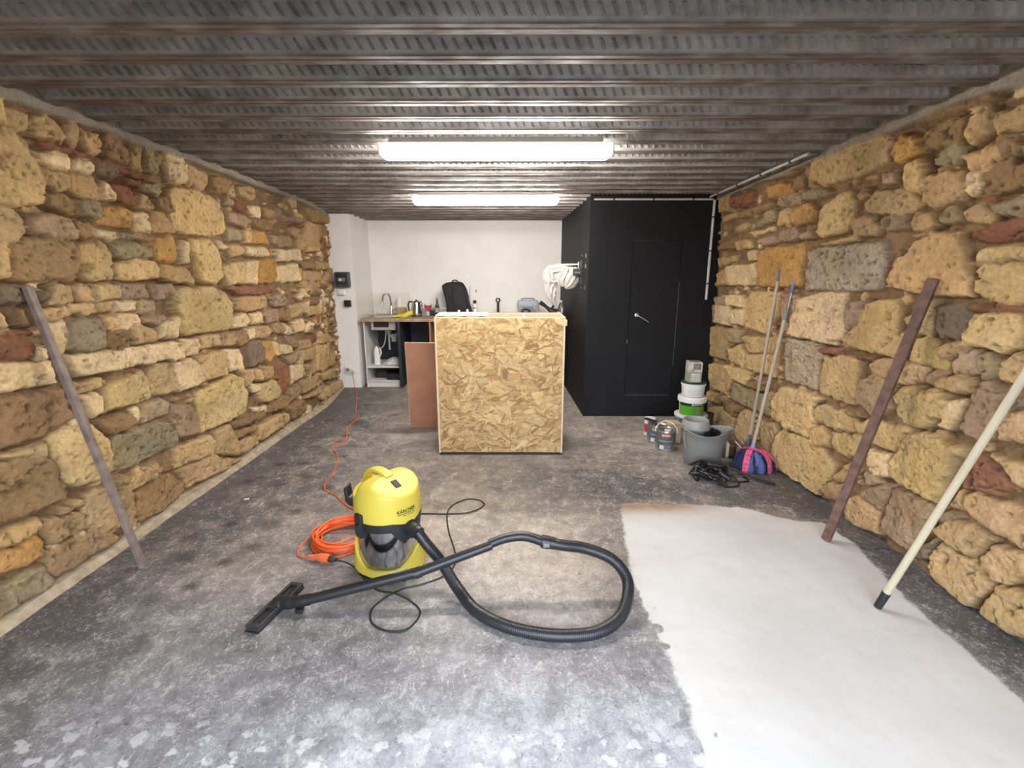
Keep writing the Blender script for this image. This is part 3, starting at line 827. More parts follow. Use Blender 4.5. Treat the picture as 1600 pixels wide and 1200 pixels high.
# ---- white rear wall, black closet, door
M_WHITE = mat('white wall paint', (.78, .755, .72, 1), rough=.75, var=.03, scale=3, bump=.05, bscale=90)
M_BLACK = mat('matt black paint', (.0042, .0044, .0056, 1), rough=.62, spec=.3, var=.18, scale=6, bump=.12, bscale=130)
struct(MB().box(-2.09, .78, 6.95, 7.05, 0, 2.34).build('wall_back', M_WHITE))
struct(MB().box(-2.6, -2.085, 6.17, 7.05, 0, 2.34).build('wall_back_left', M_WHITE, bevel=.004))
def closet():
    s = MB(); s.add([(.735, 4.865, 0), (.735, 4.95, 0), (.75, 7.0, 0), (.675, 7.0, 0)] , [])
    s.v = []; s.f = []
    b = [(.752, 4.868), (.86, 4.868), (.80, 7.0), (.678, 7.0)]
    s.add([(x, y, z) for z in (0, 2.33) for x, y in b], [(3, 2, 1, 0), (4, 5, 6, 7), (0, 1, 5, 4), (1, 2, 6, 5), (2, 3, 7, 6), (3, 0, 4, 7)])
    struct(s.build('wall_closet_side', M_BLACK, bevel=.003))
    f = MB()
    f.box(.752, 1.190, 4.862, 4.94, 0, 2.33).box(1.690, 2.10, 4.862, 4.94, 0, 2.33).box(1.190, 1.690, 4.862, 4.94, 0, .236).box(1.190, 1.690, 4.862, 4.94, 1.838, 2.33)
    f.box(1.185, 1.695, 4.925, 4.94, .23, 1.845)
    struct(f.build('wall_closet_front', M_BLACK, smooth=False))
    d = struct(MB().box(1.1945, 1.6855, 4.866, 4.906, .2415, 1.8335).build('door_1', M_BLACK, bevel=.002))
    M_CHROME = mat('chrome', (.75, .75, .75, 1), rough=.16, metal=1.0)
    h = MB(); h.lathe([(.021, 0), (.021, .006), (.012, .008), (.011, .045)], (1.273, 4.866, 1.095), 20, Matrix.Rotation(PI / 2, 4, 'X'))
    h.tube(spline([(1.273, 4.824, 1.095), (1.285, 4.820, 1.088), (1.33, 4.822, 1.062), (1.388, 4.826, 1.028)], 5), [.0095] * 6 + [.0085] * 10, 10)
    ho = h.build('door_handle', M_CHROME, d); ho['label'] = 'chrome lever handle drooping down to the right'
    k = MB().box(1.181, 1.190, 4.855, 4.8625, .80, .838).build('strike_plate', M_CHROME, d)
    w_ = mat('worn door edge', (.11, .11, .105, 1), rough=.6, var=.4, scale=30)
    e = MB().box(1.2, 1.68, 4.863, 4.8668, .2375, .2405).box(1.6865, 1.6895, 4.863, 4.8668, .56, 1.44).box(1.2, 1.52, 4.863, 4.8668, 1.8345, 1.836)
    e.build('worn_edge', w_, d, smooth=False)
    return d, M_CHROME
DOOR, M_CHROME = closet()
# front wall behind the camera with the open doorway that lets the daylight in
fw = MB(); fw.box(-2.5, -.95, -.5, -.36, 0, 2.34).box(1.35, 2.5, -.5, -.36, 0, 2.34).box(-.95, 1.35, -.5, -.36, 2.12, 2.34)
struct(fw.build('wall_front', mat('dull plaster', (.30, .27, .23, 1), rough=.9, var=.1, scale=6), smooth=False))
# pale cement fillet at the foot of the left wall, cement ledges under the deck
def fillet():
    y = np.arange(-.3, 6.2, .03); mb = MB(); vs = []; g = np.random.default_rng(4)
    for v in y:
        a = .006 + .028 * float(fbm(np.array(v * 3.0), np.array(.5), 77, 3)) + .006 * max(0, 2.2 - v); h_ = .022 + .035 * float(fbm(np.array(v * 4.0), np.array(3.5), 78, 3))
        o = -.14 * min(1, max(0, (v - 5.3) / .9)); vs += [(-2.26 + o, v, 0), (-2.205 + a + o, v, 0.0), (-2.212 + a * .75 + o, v, .014), (-2.215 + a * .2 + o, v, h_), (-2.26 + o, v, h_ + .01)]
    n = len(y); fs = []
    for i in range(n - 1):
        for k in range(4): fs.append((i * 5 + k, i * 5 + k + 1, i * 5 + k + 6, i * 5 + k + 5))
    mb.add(vs, fs)
    struct(mb.build('baseboard_left', mat('pale cement', (.40, .315, .215, 1), rough=.9, var=.2, scale=18, bump=.3)))
fillet()

# ------------------------------------------------------------------ shared materials
M_ALU = mat('brushed aluminium', (.55, .55, .55, 1), rough=.35, metal=.9, var=.1, scale=40)
M_BLKP = mat('black plastic', (.016, .016, .017, 1), rough=.42, var=.15, scale=30)
M_RUBBER = mat('black rubber', (.014, .014, .015, 1), rough=.6)
M_GREYP = mat('grey plastic', (.20, .205, .20, 1), rough=.5, var=.05, scale=8)
M_WHITEP = mat('white plastic', (.74, .73, .70, 1), rough=.4, var=.03, scale=10)
M_GLASS = mat('clear plastic', (.92, .95, .94, 1), rough=.06, trans=.92)
M_STEELB = mat('bright steel', (.62, .61, .60, 1), rough=.18, metal=1.0)

# ------------------------------------------------------------------ ceiling lights
def ceiling_light(x0, x1, y, label):
    t = thing('ceiling_light', label, 'light', ((x0 + x1) / 2, y, CEIL), 'tube lights on the ceiling')
    MB().box(x0 + .06, x1 - .06, y - .03, y + .03, CEIL - .030, CEIL).build('housing', mat('shade grey channel', (.22, .215, .21, 1), rough=.7), t, bevel=.003)  # housing coloured grey to stand in for shade above the diffuser
    MB().box(x0 + .008, x1 - .008, y - .046, y + .046, CEIL - .036, CEIL - .030).build('shield_tray', M_WHITEP, t, bevel=.001)  # plate added over the diffuser to block its upward light
    m = MB(); n = 14; r = .05
    sec = [(y + .043 * math.copysign(abs(math.cos(a)) ** .7, math.cos(a)), CEIL - .036 - .080 * math.sin(a) ** .8) for a in [PI * i / n for i in range(n + 1)]]
    xs = [x0 + .012, x0 + .03, x0 + .05, x1 - .05, x1 - .03, x1 - .012]; ks = [.72, .93, 1, 1, .93, .72]
    vs = [(x, y + (p - y) * k, CEIL - .036 + (q - CEIL + .036) * k) for x, k in zip(xs, ks) for p, q in sec]
    fs = [(i * (n + 1) + k, i * (n + 1) + k + 1, (i + 1) * (n + 1) + k + 1, (i + 1) * (n + 1) + k) for i in range(5) for k in range(n)]
    fs += [tuple(range(n + 1)), tuple(5 * (n + 1) + k for k in range(n, -1, -1))]
    m.add(vs, fs)
    m.build('diffuser', mat('lit diffuser', (.9, .9, .9, 1), rough=.4, emit=(1.0, .955, .90, 1), estr=TUBE_STRENGTH), t)
    for x, s in ((x0, 1), (x1, -1)): MB().box(min(x, x + s * .013), max(x, x + s * .013), y - .034, y + .034, CEIL - .090, CEIL - .036).build('end_cap', M_WHITEP, t, bevel=.004)
ceiling_light(-.763, .557, 2.86, 'lit white tube light on the steel ceiling, nearer and larger of the two')
ceiling_light(-.95, .42, 4.62, 'lit white tube light on the steel ceiling, farther one towards the rear wall')

# ------------------------------------------------------------------ conduits
M_COND = mat('grey conduit', (.48, .47, .45, 1), rough=.5)
def conduit(a, b, n, label, r=.010):
    a = Vector(a); b = Vector(b)
    t = thing('conduit', label, 'pipe', a, 'surface conduits')
    MB().tube([a, b], r, 10).build('pipe', M_COND, t)
    for i in range(n):
        p = a.lerp(b, (i + .5) / n); d = (b - a).normalized()
        MB().tube([p - d * .008, p + d * .008], r + .004, 10).build('clip', M_BLKP, t)
conduit((.785, 4.848, 2.222), (1.945, 4.848, 2.222), 3, 'thin grey conduit running level along the top of the black closet front')
conduit((1.962, 4.842, 2.215), (1.968, 4.842, 1.255), 3, 'grey conduit running down the corner between black closet and stone wall', .013)
conduit((1.90, 4.80, 2.238), (1.84, 3.16, 2.238), 4, 'grey conduit running along the top of the right stone wall under the ceiling')

# ------------------------------------------------------------------ chipboard counter
def osb_panel(name, parent, x0, x1, z0, z1, y, th, seed):
    st = .0045; nx = int((x1 - x0) / st); nz = int((z1 - z0) / st); g = np.random.default_rng(seed)
    X, Z = np.meshgrid(np.linspace(x0, x1, nx), np.linspace(z0, z1, nz), indexing='ij')
    C = np.empty(X.shape + (3,)); C[:] = (.50, .34, .165); Hh = np.zeros(X.shape)
    pal = [(.62, .46, .25), (.56, .39, .20), (.66, .51, .30), (.50, .33, .155), (.44, .285, .13), (.60, .43, .22), (.34, .205, .09), (.64, .48, .25)]
    pr = [.19, .19, .15, .14, .10, .14, .035, .055]
    for i in range(1900):
        cx, cz = g.uniform(x0, x1), g.uniform(z0, z1); big = i < 1350
        L = g.uniform(.04, .105) if big else g.uniform(.03, .075); W = g.uniform(.010, .032) if big else g.uniform(.003, .010)
        a = g.normal(0, .65) if g.random() < .75 else g.uniform(-1.6, 1.6)
        i0, i1 = int((cx - L - x0) / st), int((cx + L - x0) / st) + 1; j0, j1 = int((cz - L - z0) / st), int((cz + L - z0) / st) + 1
        i0 = max(i0, 0); j0 = max(j0, 0); s = (slice(i0, i1), slice(j0, j1)); xx = X[s] - cx; zz = Z[s] - cz
        if xx.size == 0: continue
        u = xx * math.cos(a) + zz * math.sin(a); v = -xx * math.sin(a) + zz * math.cos(a)
        jag = .12 * L * (vnoise(v * 160 + i, v * 0 + i, 5) - .5) * 2
        ins = (np.abs(u + jag) < L * .75) & (np.abs(v + .15 * W * np.sin(u * 60 + i)) < W * (1 - .3 * np.abs(u) / L))
        k = g.choice(8, p=pr)
        if not big and g.random() < .30: k = 6
        col = np.array((.82, .78, .66)) * np.array(pal[k]) * g.uniform(.80, 1.12)
        grain = .86 + .28 * vnoise(u * 12 + i, v * 420, 6)
        C[s] = np.where(ins[..., None], col * grain[..., None], C[s])
        edge = ins & (np.abs(v) > W * .82 * (1 - .3 * np.abs(u) / L)) & (g.random() < .5)
        C[s] = np.where(edge[..., None], C[s] * .55, C[s])
        Hh[s] = np.where(ins, g.uniform(0, .0008), Hh[s])
    V = np.stack([X, y - Hh, Z], -1).reshape(-1, 3) - np.array(ROOT[parent])
    m = mat('oriented strand board', (.5, .34, .17, 1), rough=.62, attr='col', var=.05, scale=90, bump=.15, bscale=150)
    o = grid_object(name, V, nx, nz, m, colors=C); o.parent = parent; ROOT[o] = ROOT[parent]
    so = o.modifiers.new('thickness', 'SOLIDIFY'); so.thickness = th; so.offset = -1
    # make the sheet face the room
    if o.data.polygons[0].normal.y > 0: o.data.flip_normals()
    return o
M_PALEWOOD = mat('pale pine edge', (.66, .50, .33, 1), rough=.65, var=.08, scale=25)
M_REDPLY = mat('reddish plywood', (.40, .19, .115, 1), rough=.55, var=.14, scale=5, bump=.04)
def counter():
    t = thing('bar_counter', 'tall open-topped bar counter faced with strand board, standing in the middle of the floor', 'counter', (-.115, 3.99, 0))
    x0, x1, y0, y1, z0, z1 = -.640, .412, 3.735, 4.285, .02, 1.172
    osb_panel('front_panel', t, x0 + .017, x1 - .016, z0 + .005, z1 - .006, y0, .012, 11)
    for a, b in ((x0, x0 + .016), (x1 - .015, x1)):
        MB().box(a, b, y0 - .004, y1, z0, z1).build('side_panel', M_PALEWOOD, t, bevel=.0015)
    MB().box(x0 + .016, x1 - .015, y1 - .012, y1, z0, z1 - .004).build('back_panel', M_REDPLY, t, bevel=.001)
    MB().box(x0 + .016, x1 - .015, y0 + .02, y0 + .026, z0, z1 - .03).build('inner_lining', M_REDPLY, t)
    r = MB().box(x0 + .016, x1 - .015, y0 + .012, y0 + .045, z1 - .040, z1 - .004); r.build('top_rail', M_PALEWOOD, t, bevel=.001)
    MB().box(x0 + .016, x1 - .015, y1 - .05, y1 - .013, z1 - .045, z1 - .010).build('top_rail', M_PALEWOOD, t, bevel=.001)
    for x in (-.44, -.29, .075):
        MB().box(x, x + .018, y0 + .046, y1 - .05, z1 - .07, z1 - .006).build('cross_rail', M_PALEWOOD, t, bevel=.001)
    MB().box(x0 + .02, x1 - .02, y0 + .05, y1 - .02, .42, .436).build('shelf', M_REDPLY, t)
    MB().box(x0 + .004, x1 - .004, y0 + .004, y1 - .004, 0, z0).build('gap_shade_strip', M_BLKP, t)  # black strip stands in for the shaded gap under the counter
    for z in (.30, .62): MB().box(x1, x1 + .010, y0 + .06, y0 + .10, z, z + .06).build('hinge', M_BLKP, t)
    MB().box(x1, x1 + .014, y0 + .004, y0 + .03, z1 - .07, z1 - .02).build('corner_block', M_PALEWOOD, t, bevel=.002)
counter()
def board():
    o = MB(); Mx = Matrix.Translation((-.43, 3.955, 1.1735)) @ Matrix.Rotation(math.radians(3), 4, 'Z')
    o.box(-.215, .215, -.15, .14, 0, .011, Mx)
    tag(o.build('white_board', mat('off white board', (.50, .48, .45, 1), rough=.6, var=.06, scale=12), loc=(-.43, 3.955, 1.1735), bevel=.002), 'white painted board lying across the top left of the strand board counter', 'board')
    for i, (x, y, lb) in enumerate(((-.47, 4.0, 'leftmost small white fitting on the white board'), (-.40, 4.02, 'middle small white fitting on the white board'), (-.33, 3.99, 'rightmost small white fitting on the white board, tallest of three'))):
        f = thing('cabinet_fitting', lb, 'fitting', (x, y, 1.1847), 'white fittings on the board')
        MB().box(x - .017, x + .017, y - .011, y + .011, 1.1847, 1.191).build('plate', M_WHITEP, f, bevel=.002)
        MB().lathe([(.010, 0), (.010, .014 + .006 * i), (.006, .018 + .006 * i)], (x, y, 1.191), 14).build('knob', mat('pinkish plastic', (.62, .50, .47, 1), rough=.4), f)
board()
def plywood():
    t = MB(); M_ = Matrix.Translation((-.89, 4.47, 0)) @ Matrix.Rotation(math.radians(-4), 4, 'Z') @ Matrix.Rotation(math.radians(3), 4, 'X')
    t = thing('plywood_panel', 'reddish plywood panel standing on edge beside the left end of the strand board counter', 'panel', (-.89, 4.47, 0))
    MB().box(-.155, .30, -.006, .006, 0.0, .868, M_).build('sheet', M_REDPLY, t)
    MB().box(-.158, -.155, -.0065, .0065, 0, .870, M_).box(-.155, .30, -.0065, .0065, .868, .871, M_).build('edge_strip', M_PALEWOOD, t)
plywood()

# ------------------------------------------------------------------ kitchen along the rear wall
WT = .94
def kitchen():
    M_WTOP = mat('worn wood worktop', (.36, .25, .165, 1), rough=.5, var=.18, scale=14)
    M_DARKP = mat('charcoal panel', (.022, .024, .028, 1), rough=.6, var=.1)
    M_CAB = mat('white cabinet board', (.66, .63, .59, 1), rough=.55, var=.05, scale=6)
    k = thing('kitchen_unit', 'white kitchen base unit without doors under the worktop, left of the strand board counter', 'cabinet', (-1.55, 6.5, 0))
    MB().box(-2.015, -1.998, 6.20, 6.80, 0, WT - .041).build('side_panel', M_CAB, k, bevel=.001)
    MB().box(-1.552, -1.512, 6.155, 6.80, 0, WT - .041).build('partition', M_DARKP, k, bevel=.001)
    MB().box(-1.125, -1.108, 6.155, 6.80, 0, WT - .041).build('side_panel', M_REDPLY, k, bevel=.001)
    MB().box(-1.998, -1.552, 6.21, 6.78, .268, .286).build('shelf', M_CAB, k, bevel=.001)
    MB().box(-1.998, -1.552, 6.20, 6.78, .075, .092).build('bottom_panel', M_CAB, k, bevel=.001)
    MB().box(-1.998, -1.552, 6.215, 6.235, 0.001, .075).build('plinth', M_CAB, k, bevel=.001)
    MB().box(-1.998, -1.125, 6.80, 6.812, 0, WT - .041).build('back_panel', M_DARKP, k)
    MB().box(-1.108, .62, 6.80, 6.812, 0, WT - .041).build('back_panel', M_DARKP, k)
    MB().box(.62, .638, 6.20, 6.80, 0, WT - .041).build('side_panel', M_CAB, k, bevel=.001)
    w = thing('worktop', 'brown worktop running along the rear wall under the kettle and tap', 'worktop', (-.67, 6.55, WT - .04))
    tm = MB(); x0, x1, y0, y1 = -2.03, .66, 6.145, 6.93; hx0, hx1, hy0, hy1 = -1.93, -1.60, 6.28, 6.62
    for a in ((x0, hx0, y0, y1), (hx1, x1, y0, y1), (hx0, hx1, y0, hy0), (hx0, hx1, hy1, y1)): tm.box(a[0], a[1], a[2], a[3], WT - .04, WT)
    tm.build('top', M_WTOP, w, smooth=False)
    struct(MB().box(-1.02, .66, 6.932, 6.948, WT - .04, WT + .045).build('trim_1', M_WHITEP, bevel=.002))
    s = thing('sink', 'pale inset sink hanging under the worktop with grey waste pipes', 'sink', (-1.765, 6.45, WT))
    b = MB(); b.loft([(-1.765, 6.45, WT + .003, .175, .18), (-1.765, 6.45, WT + .001, .16, .165), (-1.765, 6.45, WT - .045, .150, .16), (-1.765, 6.45, WT - .15, .125, .135), (-1.765, 6.45, WT - .165, .10, .11), (-1.765, 6.45, WT - .175, .105, .115), (-1.765, 6.45, WT - .155, .140, .150), (-1.765, 6.45, WT - .044, .166, .172)], 36, 5)
    b.build('bowl', mat('stone coloured sink', (.50, .47, .43, 1), rough=.4), s)
    f = MB().box(-1.89, -1.69, 6.262, 6.282, WT - .125, WT - .047); f.build('front_label', mat('dark label', (.03, .022, .018, 1), rough=.5), s)
    fb = MB().box(-1.935, -1.60, 6.27, 6.30, WT - .165, WT - .042); fb.build('apron', mat('pale sink front', (.55, .52, .48, 1), rough=.45), s, bevel=.012)
    M_PIPE = mat('grey waste pipe', (.40, .40, .39, 1), rough=.45)
    p = MB(); p.tube([(-1.74, 6.44, .77), (-1.74, 6.44, .70)], [.045, .026], 16); p.tube([(-1.74, 6.44, .70), (-1.74, 6.44, .48)], .014, 12)
    p.tube([(-1.67, 6.44, .70), (-1.67, 6.44, .60)], .038, 16)
    p.tube(spline([(-1.74, 6.44, .69), (-1.70, 6.44, .67), (-1.67, 6.44, .69)], 5), .018, 12)
    p.tube(spline([(-1.67, 6.44, .66), (-1.60, 6.46, .72), (-1.57, 6.60, .66), (-1.565, 6.78, .60)], 6), .018, 12); p.build('waste_trap', M_PIPE, s)
    q = MB(); q.tube(spline([(-1.79, 6.5, .80), (-1.80, 6.46, .62), (-1.84, 6.45, .52), (-1.90, 6.5, .50), (-1.97, 6.7, .52)], 8), .010, 8); q.build('supply_hose', M_PIPE, s)
    fc = thing('faucet', 'chrome spring kitchen tap behind the sink', 'tap', (-1.76, 6.72, WT))
    MB().lathe([(.03, 0), (.03, .012), (.022, .016), (.022, .13), (.015, .14)], (-1.76, 6.72, WT), 18).build('body', M_CHROME, fc)
    a = MB().tube(spline([(-1.76, 6.72, 1.07), (-1.765, 6.72, 1.17), (-1.785, 6.70, 1.235), (-1.815, 6.66, 1.245), (-1.84, 6.62, 1.21), (-1.845, 6.60, 1.12)], 14), [.0125 + .0035 * (i % 2) for i in range(71)], 12)
    a.tube([(-1.846, 6.60, 1.13), (-1.846, 6.598, 1.05)], .017, 12); a.build('spout', M_CHROME, fc)
    MB().tube([(-1.745, 6.71, 1.03), (-1.665, 6.69, 1.035)], [.017, .012], 12).build('lever', M_CHROME, fc)
    c1 = MB().box(-2.083, -2.079, 6.22, 6.94, WT + .001, 1.245); c2 = MB().box(-2.078, -1.53, 6.942, 6.949, WT + .001, 1.245)
    M_SPL = mat('cream splashback', (.72, .705, .63, 1), rough=.25)
    tag(c1.build('splashback', M_SPL, loc=(-2.08, 6.58, WT), bevel=.001), 'cream splashback sheet on the side wall left of the sink', 'splashback', 'splashbacks')
    tag(c2.build('splashback', M_SPL, loc=(-1.8, 6.945, WT), bevel=.001), 'cream splashback sheet on the rear wall behind the tap', 'splashback', 'splashbacks')
kitchen()

def small_kitchen_things():
    M_RED = mat('red label', (.42, .03, .05, 1), rough=.45)
    g = MB().lathe([(.030, 0), (.034, .004), (.037, .085), (.034, .085), (.030, .006), (0, .006)], (-1.90, 6.40, WT), 20, cap=False)
    tag(g.build('drinking_glass', M_GLASS, loc=(-1.90, 6.40, WT)), 'clear drinking glass on the worktop left of the sink', 'glass')
    r = thing('paper_roll', 'white paper roll standing tilted behind the tap', 'paper roll', (-1.665, 6.80, WT))
    Mr = Matrix.Rotation(math.radians(7), 4, 'Y')
    MB().lathe([(.013, 0), (.038, 0), (.038, .235), (.013, .235)], (-1.68, 6.80, WT + .006), 20, Mr).build('paper', M_WHITEP, r)
    MB().lathe([(.0125, .001), (.0125, .2352)], (-1.68, 6.80, WT + .006), 14, Mr).build('core', mat('card core', (.30, .22, .14, 1)), r)
    b = MB().box(-1.655, -1.525, 6.62, 6.67, WT + .001, 1.055)
    tag(b.build('cardboard_box', mat('brown card', (.36, .235, .10, 1), rough=.8, var=.1), loc=(-1.59, 6.645, WT), bevel=.004), 'small brown cardboard box on the worktop beside the tap', 'box')
    gl = thing('rubber_glove', 'yellow rubber glove lying on the worktop edge in front of the kettle', 'glove', (-1.51, 6.34, WT))
    M_GLV = mat('yellow rubber', (.66, .56, .035, 1), rough=.5, var=.1)
    q = MB(); q.loft([(-1.52, 6.34, WT + .002, .07, .035), (-1.51, 6.34, WT + .022, .075, .04), (-1.50, 6.35, WT + .042, .05, .028), (-1.49, 6.35, WT + .05, .02, .012)], 20, 2.4, 4, .1)
    for i, (dx, dy, dz) in enumerate(((-.12, -.05, .010), (-.13, -.02, .012), (-.125, .012, .012), (-.10, .04, .012), (-.03, -.075, .010))):
        q.tube(spline([(-1.53, 6.34 + dy * .4, WT + .022), (-1.53 + dx * .6, 6.34 + dy * .8, WT + .018), (-1.52 + dx, 6.34 + dy, WT + dz)], 4), [.013] * 5 + [.011] * 3 + [.006], 8)
    q.tube(spline([(-1.47, 6.35, WT + .035), (-1.42, 6.37, WT + .055), (-1.385, 6.38, WT + .060)], 4), [.026, .028, .03, .03, .032, .033, .034, .035, .036], 12); q.build('glove', M_GLV, gl)
    k = thing('kettle', 'steel electric kettle with black handle on the worktop', 'kettle', (-1.355, 6.52, WT))
    c = (-1.355, 6.52, WT)
    MB().lathe([(.074, .012), (.078, .02), (.077, .05), (.066, .13), (.056, .185), (.052, .195)], c, 32).build('body', M_STEELB, k)
    MB().lathe([(.076, 0), (.076, .014), (.07, .016)], c, 28).build('base', M_BLKP, k)
    l = MB().lathe([(.052, .194), (.05, .203), (.02, .212), (.012, .214), (.012, .228), (0, .23)], c, 24); l.build('lid', M_BLKP, k)
    MB().tube(spline([(-1.41, 6.52, WT + .20), (-1.455, 6.515, WT + .195), (-1.465, 6.51, WT + .13), (-1.445, 6.515, WT + .055), (-1.428, 6.52, WT + .045)], 6), .012, 10).build('handle', M_BLKP, k)
    MB().tube([(-1.305, 6.52, WT + .155), (-1.275, 6.52, WT + .185)], [.022, .012], 12).build('spout', M_STEELB, k)
    # utensils and jar
    u = thing('utensil_jar', 'clear jar of white utensils next to the kettle', 'jar', (-1.262, 6.60, WT))
    MB().lathe([(.032, 0), (.034, .004), (.034, .10), (.031, .10), (.030, .006), (0, .006)], (-1.262, 6.60, WT), 20, cap=False).build('jar', M_GLASS, u)
    for i, (dx, dy, h) in enumerate(((-.075, .0, .225), (-.055, .03, .21), (-.035, -.01, .235))):
        e = Vector((-1.262 + dx, 6.60 + dy, WT + h)); s = Vector((-1.262 + .012 * (i - 1), 6.60, WT + .012))
        m = MB().tube([s, s.lerp(e, .75)], .0045, 8); m.bar(s.lerp(e, .72), e, .024, .006, (0, 1, 0)); m.build('utensil', M_WHITEP if i != 1 else M_BLKP, u, bevel=.002)
    p = thing('paint_pot', 'small white pot with a red label right of the kettle', 'pot', (-1.235, 6.73, WT))
    c = (-1.235, 6.73, WT); MB().lathe([(.043, 0), (.05, .15), (.053, .152), (.053, .165), (.048, .165), (.041, .01), (0, .01)], c, 24, cap=False).build('body', M_WHITEP, p)
    q = MB(); patch_on_cylinder(q, c, .0505, -PI * .85, PI * .1, WT + .055, WT + .14); q.build('label', M_RED, p)
    d = thing('dark_bottle', 'dark glass bottle with a grey cap left of the backpack', 'bottle', (-1.10, 6.72, WT))
    c = (-1.10, 6.72, WT); MB().lathe([(.026, 0), (.028, .005), (.028, .13), (.014, .175), (.013, .215)], c, 20).build('glass', mat('dark glass', (.02, .022, .016, 1), rough=.15), d)
    MB().lathe([(.015, .213), (.015, .245), (.012, .248)], c, 16).build('cap', M_GREYP, d)
    q = MB(); patch_on_cylinder(q, c, .0283, -PI * .9, 0, WT + .04, WT + .10); q.build('label', mat('grey label', (.3, .32, .27, 1)), d)
    j = thing('spice_jar', 'short dark jar with grey lid beside the dark bottle', 'jar', (-1.155, 6.62, WT))
    c = (-1.155, 6.62, WT); MB().lathe([(.033, 0), (.035, .005), (.035, .075), (.03, .08)], c, 20).build('body', mat('dark jar', (.035, .033, .026, 1), rough=.25), j); MB().lathe([(.033, .08), (.033, .105), (.03, .108)], c, 20).build('lid', M_GREYP, j)
    bx = thing('lunch_box', 'pale blue plastic food box with a clear lid left of the backpack', 'box', (-.985, 6.76, WT))
    MB().loft([(-.985, 6.76, WT, .075, .05), (-.985, 6.76, WT + .085, .085, .06)], 28, 6).build('tub', mat('pale blue plastic', (.36, .42, .47, 1), rough=.3), bx)
    MB().loft([(-.985, 6.76, WT + .086, .089, .064), (-.985, 6.76, WT + .098, .089, .064), (-.985, 6.76, WT + .102, .08, .055)], 28, 6).build('lid', mat('milky lid', (.58, .62, .62, 1), rough=.25), bx)
    # backpack
    b = thing('backpack', 'black backpack slumped on the worktop behind the counter', 'backpack', (-.78, 6.58, WT))
    M_BAG = mat('black bag fabric', (.016, .016, .018, 1), rough=.75, var=.3, scale=18, bump=.5, bscale=25)
    m = MB(); m.loft([(-.775, 6.60, WT, .150, .10), (-.78, 6.60, WT + .03, .165, .115), (-.79, 6.60, WT + .15, .158, .12, .05), (-.805, 6.61, WT + .27, .165, .11, .05), (-.835, 6.63, WT + .37, .165, .085, .08), (-.85, 6.64, WT + .42, .155, .065, .08), (-.835, 6.65, WT + .455, .115, .04, .08), (-.81, 6.65, WT + .468, .05, .015)], 40, 3.0, 7, .045, .5)
    m.build('body', M_BAG, b, angle=60)
    m = MB(); m.loft([(-.735, 6.49, WT + .05, .09, .05), (-.735, 6.485, WT + .10, .105, .06, -.2), (-.755, 6.495, WT + .25, .105, .055, -.2), (-.78, 6.52, WT + .37, .08, .045, -.2), (-.79, 6.54, WT + .42, .04, .02)], 32, 2.8, 5, .05, .6); m.build('front_pocket', M_BAG, b, angle=60)
    for pts in ([(-.70, 6.52, 1.30), (-.655, 6.50, 1.20), (-.615, 6.48, 1.10), (-.580, 6.46, .985), (-.57, 6.46, WT + .008)], [(-.69, 6.50, 1.20), (-.665, 6.47, 1.10), (-.63, 6.45, 1.0), (-.60, 6.44, WT + .008)]):
        s = spline(pts, 6); q = MB()
        for i in range(len(s) - 1): q.bar(s[i], s[i + 1] + (s[i + 1] - s[i]) * .15, .032, .008, (0, 1, .2))
        q.build('strap', M_BAG, b)
    MB().tube(spline([(-.87, 6.64, 1.385), (-.85, 6.63, 1.425), (-.80, 6.63, 1.425), (-.785, 6.64, 1.395)], 5), .009, 8).build('grab_handle', M_BAG, b)
    rd = MB().tube([(-.645, 6.93, 1.35), (-.650, 6.925, WT + .001)], .0035, 6)
    tag(rd.build('thin_rod', M_GREYP, loc=(-.65, 6.925, WT)), 'thin grey rod standing against the white wall right of the backpack', 'rod')
    gl = thing('glue_bottle', 'white labelled spray bottle with black cap right of the backpack', 'bottle', (-.56, 6.70, WT)); c = (-.56, 6.70, WT)
    MB().lathe([(.028, 0), (.03, .006), (.03, .15), (.024, .165)], c, 20).build('body', M_WHITEP, gl); MB().lathe([(.024, .165), (.024, .205), (.02, .21)], c, 18).build('cap', M_BLKP, gl)
    q = MB(); patch_on_cylinder(q, c, .0302, -PI * .85, -PI * .15, WT + .03, WT + .06); patch_on_cylinder(q, c, .0302, -PI * .8, -PI * .2, WT + .085, WT + .11); q.build('label', mat('olive label', (.20, .21, .10, 1)), gl)
    nail = MB().lathe([(.004, 0), (.009, .002), (.009, .03), (.004, .036)], (-.555, 6.948, 1.255), 12); tag(nail.build('wall_hook', M_GREYP, loc=(-.555, 6.948, 1.255)), 'tiny grey hook on the white wall above the spray bottle', 'hook')
    bo = MB().lathe([(.045, 0), (.062, .012), (.074, .05), (.078, .062), (.074, .062), (.058, .016), (0, .012)], (-.41, 6.52, WT), 28, cap=False)
    tag(bo.build('bowl', mat('frosted plastic', (.60, .62, .56, 1), rough=.3, trans=.35), loc=(-.41, 6.52, WT)), 'frosted plastic bowl on the worktop between spray bottle and lever tap', 'bowl')
    tp = thing('bar_tap', 'black column beverage tap with round chrome dial', 'tap', (-.225, 6.62, WT)); c = (-.225, 6.62, WT)
    MB().lathe([(.043, 0), (.043, .012), (.02, .02), (.017, .10), (.018, .17), (.016, .19)], c, 20).build('column', M_BLKP, tp)
    MB().lathe([(.0, -.03), (.028, -.028), (.036, -.008), (.036, .012), (.028, .03), (0, .032)], (-.225, 6.62, WT + .215), 24, Matrix.Rotation(PI / 2, 4, 'X')).build('dial', M_BLKP, tp)
    MB().lathe([(.0, 0), (.020, 0), (.022, .004), (.014, .010), (0, .012)], (-.225, 6.587, WT + .215), 20, Matrix.Rotation(PI / 2, 4, 'X')).build('dial_face', M_CHROME, tp)
